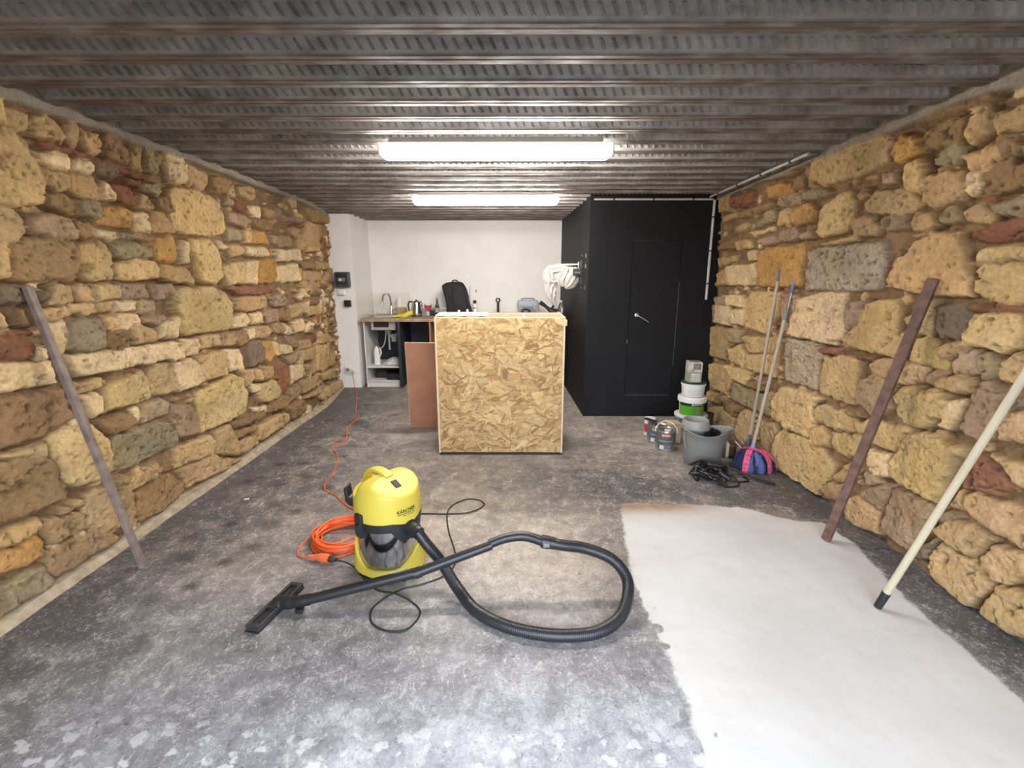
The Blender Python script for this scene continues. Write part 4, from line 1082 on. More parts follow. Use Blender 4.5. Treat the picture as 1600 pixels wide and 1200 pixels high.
    # toolbox
    t = thing('toolbox', 'grey plastic toolbox with ribbed lid on the worktop by the black closet', 'toolbox', (.195, 6.62, WT)); G1 = mat('blue grey plastic', (.175, .19, .215, 1), rough=.5)
    G2 = mat('light blue grey plastic', (.28, .30, .33, 1), rough=.5)
    m = MB().loft([(.195, 6.62, WT, .140, .085), (.195, 6.62, WT + .13, .147, .09)], 32, 9); m.build('body', G1, t)
    m = MB().loft([(.195, 6.62, WT + .131, .155, .097), (.195, 6.62, WT + .155, .155, .097), (.195, 6.62, WT + .20, .145, .088), (.195, 6.62, WT + .215, .135, .08)], 32, 9); m.build('lid', G2, t)
    for x in (.10, .29): MB().box(x - .018, x + .018, 6.518, 6.53, WT + .09, WT + .17).build('latch', G2, t, bevel=.003)
    MB().tube(spline([(.11, 6.62, WT + .212), (.12, 6.62, WT + .238), (.27, 6.62, WT + .238), (.28, 6.62, WT + .212)], 5), .009, 10).build('handle', G1, t)
    for x in (.065, .325): MB().box(x - .012, x + .012, 6.522, 6.54, WT + .01, WT + .125).build('corner_rib', G2, t, bevel=.003)
    q = MB().loft([(.165, 6.44, WT, .06, .04), (.165, 6.44, WT + .08, .065, .045), (.16, 6.44, WT + .105, .045, .03), (.15, 6.44, WT + .112, .02, .012)], 26, 3)
    tag(q.build('tool_pouch', M_BLKP, loc=(.165, 6.44, WT)), 'small black pouch in front of the grey toolbox', 'pouch')
    d = thing('power_tool', 'dark hand power tool resting by the toolbox with its grip pointing up left', 'tool', (.53, 6.30, WT)); MD = mat('dark tool plastic', (.028, .022, .02, 1), rough=.5)
    MB().tube(spline([(.60, 6.32, WT + .06), (.53, 6.30, WT + .075), (.46, 6.29, WT + .12), (.40, 6.28, WT + .17), (.345, 6.27, WT + .205)], 5), [.05, .052, .054, .055, .055, .052, .048, .042, .036, .03, .026, .023, .022, .022, .023, .024, .026, .027, .028, .028, .026], 14).build('body', MD, d)
    MB().lathe([(.05, 0), (.055, .01), (.055, .03), (.03, .05), (.02, .085)], (.585, 6.32, WT), 20).build('gear_head', MD, d)
    MB().tube([(.50, 6.29, WT + .11), (.525, 6.235, WT + .165)], [.013, .017], 10).build('side_grip', MD, d)
    MB().tube(spline([(.62, 6.33, WT + .05), (.60, 6.27, WT + .10), (.57, 6.25, WT + .07), (.55, 6.24, WT + .012)], 5), .006, 8).build('guard', M_GREYP, d)
    cb = thing('clear_bottle', 'clear plastic bottle at the right end of the worktop', 'bottle', (.635, 6.24, WT)); c = (.62, 6.22, WT)
    MB().lathe([(.036, 0), (.04, .006), (.04, .13), (.032, .17), (.015, .20), (.014, .215)], c, 20).build('body', M_GLASS, cb); MB().lathe([(.016, .213), (.016, .232), (.014, .234)], c, 16).build('cap', M_WHITEP, cb)
    # below the sink
    b = thing('bleach_bottle', 'white cleaning bottle with handle and red cap on the shelf under the sink', 'bottle', (-1.90, 6.36, .286)); c = (-1.90, 6.36, .286)
    MB().loft([(c[0], c[1], .286, .036, .03), (c[0], c[1], .30, .04, .034), (c[0], c[1], .43, .04, .034), (c[0], c[1], .49, .033, .03), (c[0], c[1], .525, .017, .017), (c[0], c[1], .545, .016, .016)], 24, 2.6).build('body', M_WHITEP, b)
    MB().lathe([(.018, .258), (.018, .285), (.014, .29)], c, 16).build('cap', mat('dull red cap', (.25, .05, .05, 1)), b)
    MB().tube(spline([(-1.873, 6.35, .515), (-1.845, 6.345, .50), (-1.838, 6.345, .45), (-1.862, 6.35, .40)], 5), .010, 10).build('grip', M_WHITEP, b)
    m = MB().loft([(-1.69, 6.40, .287, .12, .09), (-1.69, 6.40, .30, .125, .10), (-1.675, 6.40, .33, .105, .09), (-1.665, 6.41, .365, .075, .065), (-1.66, 6.41, .385, .03, .03)], 36, 2.2, 6, .10, .7)
    tag(m.build('plastic_bag', mat('white plastic bag', (.62, .61, .63, 1), rough=.4, bump=.4, bscale=30), loc=(-1.69, 6.40, .286), angle=70), 'crumpled white plastic bag on the shelf under the sink', 'bag')
    m = MB().box(-1.75, -1.57, 6.24, 6.46, .092, .175); tag(m.build('black_case', M_BLKP, loc=(-1.66, 6.35, .092), bevel=.006), 'black flat case in the bottom of the open kitchen unit', 'case')
    m = MB().loft([(-1.87, 6.50, .0925, .10, .11), (-1.87, 6.50, .13, .11, .12), (-1.86, 6.50, .19, .09, .10), (-1.85, 6.50, .22, .04, .05)], 30, 2.4, 5, .08, .5); tag(m.build('dark_sack', mat('dark sack', (.03, .03, .028, 1), rough=.7, bump=.4), loc=(-1.87, 6.50, .092), angle=70), 'dark soft sack at the back left of the open kitchen unit bottom', 'sack')
small_kitchen_things()

# ------------------------------------------------------------------ fittings on the white pier
def wall_fittings():
    M_MET = mat('slate meter box', (.055, .065, .075, 1), rough=.3)
    y = 6.17
    b = thing('meter_box', 'dark grey electrical box with a window high on the white wall end', 'electrical box', (-2.205, y, 1.44), )
    MB().box(-2.300, -2.115, y - .085, y, 1.345, 1.54).build('case', M_MET, b, bevel=.015)
    MB().box(-2.275, -2.14, y - .093, y - .084, 1.375, 1.515).build('window', mat('smoked window', (.03, .035, .042, 1), rough=.12), b, bevel=.004)
    br = MB().box(-2.255, -2.16, y - .096, y - .092, 1.42, 1.465).build('breaker_row', mat('grey breakers', (.16, .17, .18, 1)), b, bevel=.001)
    MB().box(-2.235, -2.21, y - .099, y - .095, 1.425, 1.455).build('breaker_switch', M_WHITEP, br, bevel=.001)
    s = thing('light_switch', 'small white switch box just under the meter box', 'switch', (-2.25, y, 1.28))
    MB().box(-2.288, -2.205, y - .032, y, 1.245, 1.322).build('box', M_WHITEP, s, bevel=.005); MB().box(-2.268, -2.225, y - .038, y - .031, 1.262, 1.305).build('rocker', M_WHITEP, s, bevel=.003)
    s = thing('black_socket', 'small black square socket on the white wall end below the white switch', 'socket', (-2.175, y, 1.14))
    MB().box(-2.217, -2.133, y - .045, y, 1.097, 1.180).build('box', M_BLKP, s, bevel=.005); MB().lathe([(.028, 0), (.028, .004), (.022, .005), (.02, .001)], (-2.175, y - .045, 1.138), 20, Matrix.Rotation(PI / 2, 4, 'X')).build('socket_face', M_RUBBER, s)
    s = thing('wall_socket', 'white double socket low on the white wall end with the orange lead plugged in', 'socket', (-2.205, y, .255))
    MB().box(-2.275, -2.135, y - .04, y, .215, .298).build('box', M_WHITEP, s, bevel=.005)
    MB().lathe([(.026, 0), (.026, .004), (.021, .005), (.019, .001)], (-2.240, y - .04, .256), 20, Matrix.Rotation(PI / 2, 4, 'X')).build('socket_face', M_GREYP, s)
wall_fittings()

# ------------------------------------------------------------------ cloth, bracket and hooks on the side of the closet
def closet_side():
    br = thing('wall_bracket', 'black arm bracket jutting from the closet side behind the white cloth', 'bracket', (.735, 5.30, 1.53))
    MB().box(.655, .738, 5.26, 5.34, 1.498, 1.568).build('arm', M_BLKP, br, bevel=.004)
    MB().box(.735, .744, 5.22, 5.38, 1.40, 1.66).build('mounting_plate', M_BLKP, br, bevel=.002)
    q = MB(); q.box(.665, .725, 5.2588, 5.2600, 1.522, 1.534); q.build('badge', M_GREYP, br, smooth=False)
    MB().tube([(.70, 5.36, 1.60), (.44, 5.50, 1.585)], .012, 10).build('rod', M_BLKP, br)
    w = thing('shelf_bracket', 'small white bracket on the closet side above the cloth', 'bracket', (.66, 5.45, 1.62))
    MB().box(.575, .735, 5.43, 5.47, 1.612, 1.625).build('arm', M_WHITEP, w, bevel=.003); MB().box(.728, .737, 5.425, 5.475, 1.585, 1.645).build('plate', M_WHITEP, w, bevel=.002)
    for y, z, lb in ((5.0, 1.695, 'topmost small metal hook on the closet side above the white cloth'), (5.0, 1.59, 'small metal hook on the closet side level with the white cloth'), (5.0, 1.37, 'lowest small metal hook on the closet side below the black bracket')):
        h = thing('coat_hook', lb, 'hook', (.75, y, z), 'metal hooks on the closet side')
        MB().box(.744, .750, y - .012, y + .012, z - .02, z + .02).build('plate', M_GREYP, h, bevel=.001); MB().tube(spline([(.745, y, z), (.722, y, z - .002), (.706, y, z), (.704, y, z + .012)], 4), .004, 8).build('prong', M_CHROME, h)
    M_CLOTH = mat('white cotton cloth', (.44, .41, .365, 1), rough=.95, var=.05, scale=9, bump=.5, bscale=16, spec=.1)
    g = np.random.default_rng(2); m = MB()
    def fold(pts, rx, ry, lob, amp, tw, n=56, up=(0, 1, 0)):
        s = spline(pts, 9); k = len(s); vs = []; fs = []
        ip = lambda L, i: float(np.interp(i / (k - 1), np.linspace(0, 1, len(L)), L))
        for i in range(k):
            t = (s[min(i + 1, k - 1)] - s[max(i - 1, 0)]).normalized(); u = Vector(up); x = t.cross(u).normalized(); y_ = x.cross(t)
            for j in range(n):
                a = 2 * PI * j / n; w_ = 1 + amp * math.sin(lob * a + tw * i) + .5 * amp * math.sin((lob * 2 + 1) * a - tw * .6 * i + 1.3)
                vs.append(s[i] + x * math.cos(a) * ip(rx, i) * w_ + y_ * math.sin(a) * ip(ry, i) * w_)
        for i in range(k - 1):
            for j in range(n):
                j2 = (j + 1) % n; fs.append((i * n + j, i * n + j2, (i + 1) * n + j2, (i + 1) * n + j))
        fs += [tuple(range(n - 1, -1, -1)), tuple((k - 1) * n + j for j in range(n))]
        m.add(vs, fs)
    # bundle over the rod, right-hand drape, knotted twist and hanging tail
    fold([(.70, 5.40, 1.585), (.60, 5.44, 1.56), (.50, 5.47, 1.54), (.41, 5.50, 1.53), (.345, 5.51, 1.525)], [.02, .06, .07, .066, .02], [.02, .05, .06, .055, .02], 9, .17, .16)
    fold([(.685, 5.39, 1.585), (.68, 5.39, 1.52), (.655, 5.39, 1.46), (.625, 5.40, 1.40), (.585, 5.41, 1.352)], [.045, .062, .07, .06, .012], [.03, .035, .035, .03, .01], 9, .20, .05)
    fold([(.60, 5.42, 1.57), (.575, 5.42, 1.50), (.55, 5.42, 1.44), (.57, 5.41, 1.375)], [.05, .07, .06, .015], [.035, .04, .035, .01], 8, .20, .06)
    fold([(.385, 5.48, 1.57), (.40, 5.46, 1.50), (.43, 5.45, 1.44), (.50, 5.44, 1.445)], [.03, .06, .055, .02], [.03, .05, .05, .02], 8, .20, .2)
    fold([(.43, 5.46, 1.50), (.425, 5.46, 1.42), (.425, 5.46, 1.34), (.435, 5.46, 1.26), (.46, 5.46, 1.20), (.485, 5.46, 1.15)], [.05, .062, .055, .05, .032, .008], [.04, .045, .042, .04, .025, .006], 7, .20, .30)
    tag(m.build('white_cloth', M_CLOTH, loc=(.5, 5.45, 1.5), angle=80), 'rumpled white cloth knotted and hung over the bracket on the black closet side', 'cloth')
closet_side()

# ------------------------------------------------------------------ wet and dry vacuum cleaner
def vacuum():
    cx, cy = -.645, 2.17; F_ = math.radians(-36)
    M_YEL = mat('yellow plastic', (.60, .485, .065, 1), rough=.45)
    M_VBLK = mat('black vacuum plastic', (.017, .017, .019, 1), rough=.40)
    M_HOSE = mat('black hose', (.017, .018, .021, 1), rough=.38)
    t = thing('vacuum_cleaner', 'yellow and black wet and dry vacuum cleaner with steel drum standing on the floor', 'vacuum cleaner', (cx, cy, 0))
    MB().lathe([(.156, .06), (.157, .10), (.159, .24), (.159, .31), (.15, .31)], (cx, cy, 0), 64).build('drum', mat('polished steel drum', (.50, .50, .52, 1), rough=.10, metal=1.0), t)
    # yellow base ring, its rim scooped low at the front
    n = 72; vs = []; fs = []
    for i in range(n):
        a = 2 * PI * i / n; d = abs((a - math.radians(-92) + PI) % (2 * PI) - PI)
        zt = .088 + .115 * min(1, max(0, (d - math.radians(28)) / math.radians(62))) ** 1.2
        if math.cos(a - math.radians(-5)) > 0: zt = min(zt, .165)
        rb = .178 + .010 * math.cos(2 * (a + .6))
        for r, z in ((rb - .012, .030), (rb, .045), (.186, .062), (.180, (.062 + zt) / 2), (.173, zt), (.1585, zt - .002), (.157, .05)):
            vs.append((cx + r * math.cos(a), cy + r * math.sin(a), z))
    for i in range(n):
        j = (i + 1) % n
        for k in range(6): fs.append((i * 7 + k, j * 7 + k, j * 7 + k + 1, i * 7 + k + 1))
    MB().add(vs, fs).build('base_ring', M_YEL, t, angle=50)
    MB().lathe([(.10, .022), (.172, .022), (.172, .034), (.10, .04)], (cx, cy, 0), 48).build('chassis', M_VBLK, t)
    for a in (-52, -128, 40, 140):
        x, y = cx + .150 * math.cos(math.radians(a)), cy + .150 * math.sin(math.radians(a))
        MB().lathe([(.006, -.012), (.021, -.011), (.021, .011), (.006, .012)], (x, y, .021), 18, Matrix.Rotation(PI / 2, 4, 'X')).build('caster', M_RUBBER, t)
    # black motor collar that drops down around the hose port
    n = 96; vs = []; fs = []
    for i in range(n):
        a = 2 * PI * i / n; d = abs((a - F_ + PI) % (2 * PI) - PI)
        zb = .288 - .062 * min(1, max(0, (.62 - d) / .30)); ztp = .335 - .022 * max(0, 1 - d / .6) + .05 * min(1, max(0, (d - 1.75) / .25)) * (d < 2.6) + (.03 if d > 2.6 else 0)
        for r, z in ((.159, zb + .004), (.1655, zb), (.1672, (zb + .335) / 2), (.1655, .345), (.15, .345)):
            vs.append((cx + r * math.cos(a), cy + r * math.sin(a), z))
    for i in range(n):
        j = (i + 1) % n
        for k in range(4): fs.append((i * 5 + k, j * 5 + k, j * 5 + k + 1, i * 5 + k + 1))
    MB().add(vs, fs).build('collar', M_VBLK, t, angle=50)
    # yellow motor head
    n = 96; prof = [(.1665, .333), (.1672, .345), (.1668, .38), (.165, .42), (.1615, .455), (.156, .480), (.147, .498), (.134, .510), (.116, .517), (.095, .521), (.07, .5235), (.045, .5245), (.02, .525), (.0, .525)]
    P2 = []
    for (r0, z0), (r1, z1) in zip(prof[:-1], prof[1:]):
        for q in range(3): P2.append((r0 + (r1 - r0) * q / 3, z0 + (z1 - z0) * q / 3))
    P2.append(prof[-1])
    ss = lambda x: max(0, min(1, x)) ** 2 * (3 - 2 * max(0, min(1, x)))
    vs = []; fs = []
    for r, z in P2:
        for i in range(n):
            a = 2 * PI * i / n; u = r * math.cos(a - F_); v = r * math.sin(a - F_); d = abs((a - F_ + PI) % (2 * PI) - PI); zz = z
            if z < .3345: zz = z - .022 * max(0, 1 - d / .55)
            cut = .535 - max(0, u - .0) * .52 - 5 * max(0, abs(v) - .10) ** 2
            if zz > cut: zz = zz * .12 + cut * .88
            # hollow under the carrying handle, open to both sides at the back
            k = ss((-u - .028) / .035) * ss((.165 + u) / .03)
            floor_z = .452 - .10 * max(0, abs(v) - .06)
            if zz > floor_z: zz = zz * (1 - k) + floor_z * k
            vs.append((cx + r * math.cos(a), cy + r * math.sin(a), zz))
    m_ = len(P2)
    for j in range(m_ - 1):
        for i in range(n):
            i2 = (i + 1) % n; fs.append((j * n + i, j * n + i2, (j + 1) * n + i2, (j + 1) * n + i))
    HEAD = MB().add(vs, fs).build('motor_head', M_YEL, t, angle=70)
    U = lambda u, v, z: (cx + u * math.cos(F_) - v * math.sin(F_), cy + u * math.sin(F_) + v * math.cos(F_), z)
    pts = spline([U(-.162, 0, .375), U(-.160, 0, .43), U(-.145, 0, .49), U(-.105, 0, .524), U(-.05, 0, .535), U(.0, 0, .529), U(.03, 0, .517)], 6)
    hb = MB(); w_ = .026; vs = []; fs = []
    for i, p in enumerate(pts):
        tg = (pts[min(i + 1, len(pts) - 1)] - pts[max(i - 1, 0)]).normalized(); sd = Vector((-math.sin(F_), math.cos(F_), 0)); nn = sd.cross(tg).normalized()
        wd = w_ * (1.25 if i < 8 else 1)
        for k in range(12):
            a = 2 * PI * k / 12; c_, s_ = math.cos(a), math.sin(a)
            vs.append(p + sd * wd * math.copysign(abs(c_) ** .6, c_) + nn * .011 * math.copysign(abs(s_) ** .6, s_))
    for i in range(len(pts) - 1):
        for k in range(12): k2 = (k + 1) % 12; fs.append((i * 12 + k, i * 12 + k2, (i + 1) * 12 + k2, (i + 1) * 12 + k))
    fs += [tuple(range(11, -1, -1)), tuple((len(pts) - 1) * 12 + k for k in range(12))]
    hb.add(vs, fs).build('carry_handle', M_YEL, HEAD)
    tilt = Matrix.Translation(U(.080, -.006, .492)) @ Matrix.Rotation(F_, 4, 'Z') @ Matrix.Rotation(math.radians(30), 4, 'Y')
    MB().box(-.031, .031, -.024, .024, -.014, .005, tilt).build('switch_frame', M_YEL, HEAD, bevel=.004)
    sw = MB().box(-.024, .024, -.017, .017, 0, .010, tilt); so = sw.build('switch', M_RUBBER, HEAD, bevel=.003); so['label'] = 'black rocker switch'
    for a in (F_ - PI / 2 - .02, F_ + PI / 2):
        q = Matrix.Translation((cx, cy, 0)) @ Matrix.Rotation(a, 4, 'Z')
        MB().box(.150, .183, -.024, .024, .255, .378, q).box(.165, .190, -.018, .018, .275, .33, q).build('latch', M_VBLK, t, bevel=.006)
    hk = MB(); a = math.radians(176); dx, dy = math.cos(a), math.sin(a)
    q = Matrix.Translation((cx, cy, 0)) @ Matrix.Rotation(a, 4, 'Z')
    hk.prism([(.155, .345), (.195, .36), (.212, .385), (.214, .455), (.198, .462), (.19, .405), (.155, .40)], q @ Matrix.Rotation(PI / 2, 4, 'X') @ Matrix.Translation((0, 0, -.03)), .06)
    hk.build('cable_hook', M_VBLK, t, bevel=.006)
    # port, hose, wand, floor nozzle
    P0 = Vector(U(.155, .0, .283)); D = Vector((math.cos(F_), math.sin(F_), -.12)).normalized()
    MB().tube([P0, P0 + D * .012, P0 + D * .013, P0 + D * .05, P0 + D * .051, P0 + D * .075], [.045, .045, .037, .036, .032, .031], 24).build('hose_port', M_VBLK, t)
    hp = spline([P0 + D * .035, P0 + D * .065 + Vector((.002, 0, -.004)), (-.425, 2.03, .218), (-.360, 2.02, .135), (-.265, 1.92, .055), (-.166, 1.798, .030), (-.035, 1.711, .028), (.101, 1.668, .028), (.234, 1.657, .028), (.358, 1.677, .030), (.46, 1.737, .05), (.512, 1.817, .10), (.520, 1.898, .14), (.462, 1.958, .19), (.344, 1.988, .225), (.235, 1.975, .250), (.150, 1.978, .265)], 22)
    # even spacing along the hose so that every rib has the same pitch
    L = [0.0]
    for i in range(1, len(hp)): L.append(L[-1] + (hp[i] - hp[i - 1]).length)
    st = .0026; k = int(L[-1] / st); H = []
    for i in range(k + 1):
        s = i * st; j = max(0, min(int(np.searchsorted(L, s)) - 1, len(hp) - 2)); f = (s - L[j]) / max(1e-6, L[j + 1] - L[j]); H.append(hp[j].lerp(hp[j + 1], f))
    MB().tube(H, [.0255 + (.0018 if i % 3 == 0 else (.0006 if i % 3 == 1 else 0)) for i in range(len(H))], 18).build('hose', M_HOSE, t, angle=70)
    wp = spline([(.143, 1.978, .265), (.053, 2.003, .280), (-.039, 1.994, .275), (-.115, 1.970, .258)], 8)
    MB().tube(wp, [.0235 - .003 * abs(i / len(wp) - .3) for i in range(len(wp))], 18).build('hand_grip', M_VBLK, t)
    e = Vector((.150, 1.979, .2655)); dd = Vector((.09, -.005, -.014)).normalized()
    CPL = MB().tube([e - dd * .02, e - dd * .018, e + dd * .018, e + dd * .02, e + dd * .045], [.026, .031, .031, .029, .028], 20).build('hose_coupling', M_VBLK, t)
    cl = MB().box(.138, .168, 1.942, 1.950, .258, .276); co = cl.build('coupling_button', M_GREYP, CPL, bevel=.002); co['label'] = 'grey button on the coupling'
    w0, w1, w2 = Vector((-.105, 1.966, .256)), Vector((-.43, 1.898, .162)), Vector((-.965, 1.832, .052))
    MB().tube([w0, w1], [.0215, .0222], 18).tube([w1, w1 + (w1 - w0).normalized() * .03], [.0255, .0255], 18).build('wand', M_VBLK, t)
    MB().tube([w1, w2], [.0235, .0225], 18).build('wand', M_VBLK, t)
    nz = Vector((-1.095, 1.848, 0)); ax = math.atan2(1.99 - 1.70, -1.062 + 1.125)
    Mq = Matrix.Translation(nz) @ Matrix.Rotation(ax, 4, 'Z')
    nb = MB(); nb.box(-.152, .152, .020, .033, .004, .032, Mq).box(-.152, .152, -.033, -.020, .004, .032, Mq).box(-.152, -.128, -.0205, .0205, .004, .032, Mq).box(.128, .152, -.0205, .0205, .004, .032, Mq).box(-.035, .035, -.0205, .0205, .004, .036, Mq).box(-.129, .129, -.021, .021, .004, .018, Mq)
    NOZ = nb.build('floor_nozzle', mat('worn black nozzle', (.030, .030, .032, 1), rough=.5, var=.2, scale=30), t, bevel=.003)
    for s_ in (-1, 1):
        MB().box(s_ * .082 - .042, s_ * .082 + .042, -.0185, -.0125, .012, .0335, Mq).build('slider', M_RUBBER, NOZ, bevel=.002)
    MB().box(-.155, .155, -.034, .034, 0, .006, Mq).build('bristle_strip', M_RUBBER, NOZ)
    q = nz + Vector((0, 0, .028))
    MB().tube(spline([q + Vector((0, 0, -.005)), q + Vector((.035, 0, .006)), q + Vector((.085, -.010, .014)), w2 + Vector((-.01, 0, 0)), w2 + (w1 - w2).normalized() * .035], 6), [.034] * 6 + [.030] * 6 + [.026] * 13, 18).build('nozzle_neck', M_VBLK, t)
    MB().box(-.99, -.955, 1.80, 1.83, .008, .03).build('foot_pedal', M_VBLK, NOZ, bevel=.004)
    # power cord
    z = .0045
    cp = [(-.59, 2.30, .30), (-.60, 2.36, .18), (-.62, 2.50, .02), (-.67, 2.66, z), (-.609, 2.715, z), (-.423, 2.716, z), (-.281, 2.733, z + .004), (-.20, 2.83, z), (-.231, 2.899, z), (-.32, 2.917, z), (-.406, 2.835, z), (-.426, 2.708, z + .008), (-.392, 2.517, z), (-.332, 2.317, z), (-.311, 2.198, z), (-.353, 2.09, z), (-.454, 2.019, z), (-.542, 1.984, z), (-.615, 1.906, z + .004), (-.653, 1.833, z), (-.624, 1.752, z), (-.547, 1.707, z), (-.465, 1.715, z), (-.425, 1.805, z), (-.463, 1.876, z), (-.561, 1.933, z + .009), (-.646, 1.965, z), (-.70, 2.0, z), (-.76, 2.08, z), (-.86, 2.165, .012), (-.93, 2.185, .024), (-.950, 2.188, .026)]
    MB().tube(spline(cp, 8), .0042, 8).build('power_cord', M_RUBBER, t)
    MB().tube([(-.945, 2.187, .026), (-.965, 2.191, .026), (-.968, 2.192, .026), (-.982, 2.195, .026)], [.010, .014, .017, .017], 14).build('plug', M_RUBBER, t)
    # lettering
    lm = MB(); lettering_on_cylinder(lm, 'KÄRCHER', .0235, (cx, cy), .1676, math.radians(-42), .386, .03)
    lm2 = [(p[0], p[1], p[2]) for p in lm.v]; a0, a1 = math.radians(-60), math.radians(-25)
    patch_on_cylinder(lm, (cx, cy), .1666, math.radians(-59), math.radians(-25), .370, .3735, .0006)
    lettering_on_cylinder(lm, 'WD 3 Premium', .0115, (cx, cy), .1677, math.radians(-37), .362, .015)
    lm.build('lettering', mat('black print', (.012, .012, .012, 1), rough=.6), HEAD, smooth=False)
vacuum()

def extension_lead():
    M_ORG = mat('orange cable', (.78, .125, .025, 1), rough=.45); M_PNK = mat('orange connector', (.80, .17, .06, 1), rough=.45)
    t = thing('extension_cable', 'orange extension lead running from the wall socket to a coil beside the vacuum cleaner', 'cable', (-1.0, 2.42, 0))
    z = .0045
    run = [(-2.165, 6.108, .247), (-2.150, 6.05, .20), (-2.13, 6.03, .08), (-2.10, 5.98, .012), (-2.005, 5.742, z), (-1.793, 5.053, z), (-1.676, 4.764, z), (-1.674, 4.422, z), (-1.575, 4.124, z), (-1.613, 3.892, z), (-1.506, 3.712, z), (-1.413, 3.405, z), (-1.368, 3.089, z), (-1.24, 2.97, z), (-1.139, 2.85, z), (-1.03, 2.76, z), (-.92, 2.70, .006), (-.86, 2.58, .02)]
    MB().tube(spline(run, 10), .0046, 8).build('cable', M_ORG, t)
    g = random.Random(9); pts = []; cx, cy = -.985, 2.425
    turns = 15; N = turns * 26
    for i in range(N):
        a = 2 * PI * i / 26 + .6; k = i // 26; f = (i % 26) / 26
        q = [(.13 + .055 * ((kk * 7) % 5) / 4, .010 + .0105 * (kk // 3) , .018 * math.sin(kk * 2.4), .018 * math.cos(kk * 1.7)) for kk in (k, k + 1)]
        r, zz, ox, oy = [q[0][j] * (1 - f) + q[1][j] * f for j in range(4)]
        r += .007 * math.sin(3 * a + k) + .004 * math.sin(5 * a + 2 * k)
        pts.append((cx + ox + r * 1.0 * math.cos(a), cy + oy + r * .98 * math.sin(a), zz + .006 * math.sin(2 * a + k) + .004))
    MB().tube(pts, .0052, 8).build('coil', M_ORG, t)
    end = [pts[-1], (-1.12, 2.50, .055), (-1.185, 2.42, .02), (-1.205, 2.33, z), (-1.185, 2.262, z), (-1.14, 2.236, .012), (-1.10, 2.226, .022), (-1.065, 2.217, .026)]
    MB().tube(spline(end, 8), .0048, 8).build('tail', M_ORG, t)
    MB().tube([(-1.10, 2.225, .024), (-1.07, 2.217, .026), (-1.045, 2.211, .026), (-1.038, 2.209, .026), (-.992, 2.198, .026), (-.984, 2.196, .026)], [.009, .013, .019, .0235, .0245, .0235], 18).build('connector', M_PNK, t)
    MB().tube([(-2.165, 6.131, .256), (-2.165, 6.118, .256), (-2.165, 6.10, .254)], [.019, .019, .012], 14).build('plug', M_WHITEP, t)
extension_lead()

# ------------------------------------------------------------------ bars and poles leaning on the walls
def leaning():
    M_RUST = mat('rusty steel', (.15, .085, .062, 1), rough=.75, metal=.15, var=.3, scale=22, bump=.25, bscale=80)
    M_RUSTG = mat('grey brown steel', (.245, .19, .165, 1), rough=.7, metal=.2, var=.22, scale=20, bump=.2, bscale=80, color2=None)
    a, b = Vector((-1.956, 2.160, .004)), Vector((-2.125, 2.060, 1.452))
    tag(MB().bar(a, b, .047, .022, (1, .35, 0)).build('steel_bar', M_RUSTG, loc=a, bevel=.003), 'flat grey brown steel bar leaning against the left stone wall', 'bar')
    a, b = Vector((1.810, 2.425, .006)), Vector((1.958, 2.232, 1.484))
    tag(MB().bar(a, b, .045, .030, (-1, -.6, 0)).build('steel_bar', M_RUST, loc=a, bevel=.004), 'square rusty brown steel bar leaning against the right stone wall', 'bar')
    M_POLE = mat('pale green fibreglass pole', (.52, .46, .325, 1), rough=.45, var=.06, scale=6)
    a, b = Vector((1.682, 1.864, .004)), Vector((1.958, 1.650, 1.45))
    t = thing('extension_pole', 'pale green round pole with black tip leaning on the right wall nearest the camera', 'pole', a)
    d = (b - a).normalized()
    MB().tube([a + d * .085, b], .0150, 20).build('shaft', M_POLE, t)
    MB().tube([a, a + d * .004, a + d * .086, a + d * .09], [.013, .0165, .0175, .0165], 20).build('tip', M_BLKP, t)
    MB().tube([b, b + d * .05], .0165, 18).build('end_cap', M_BLKP, t)
leaning()

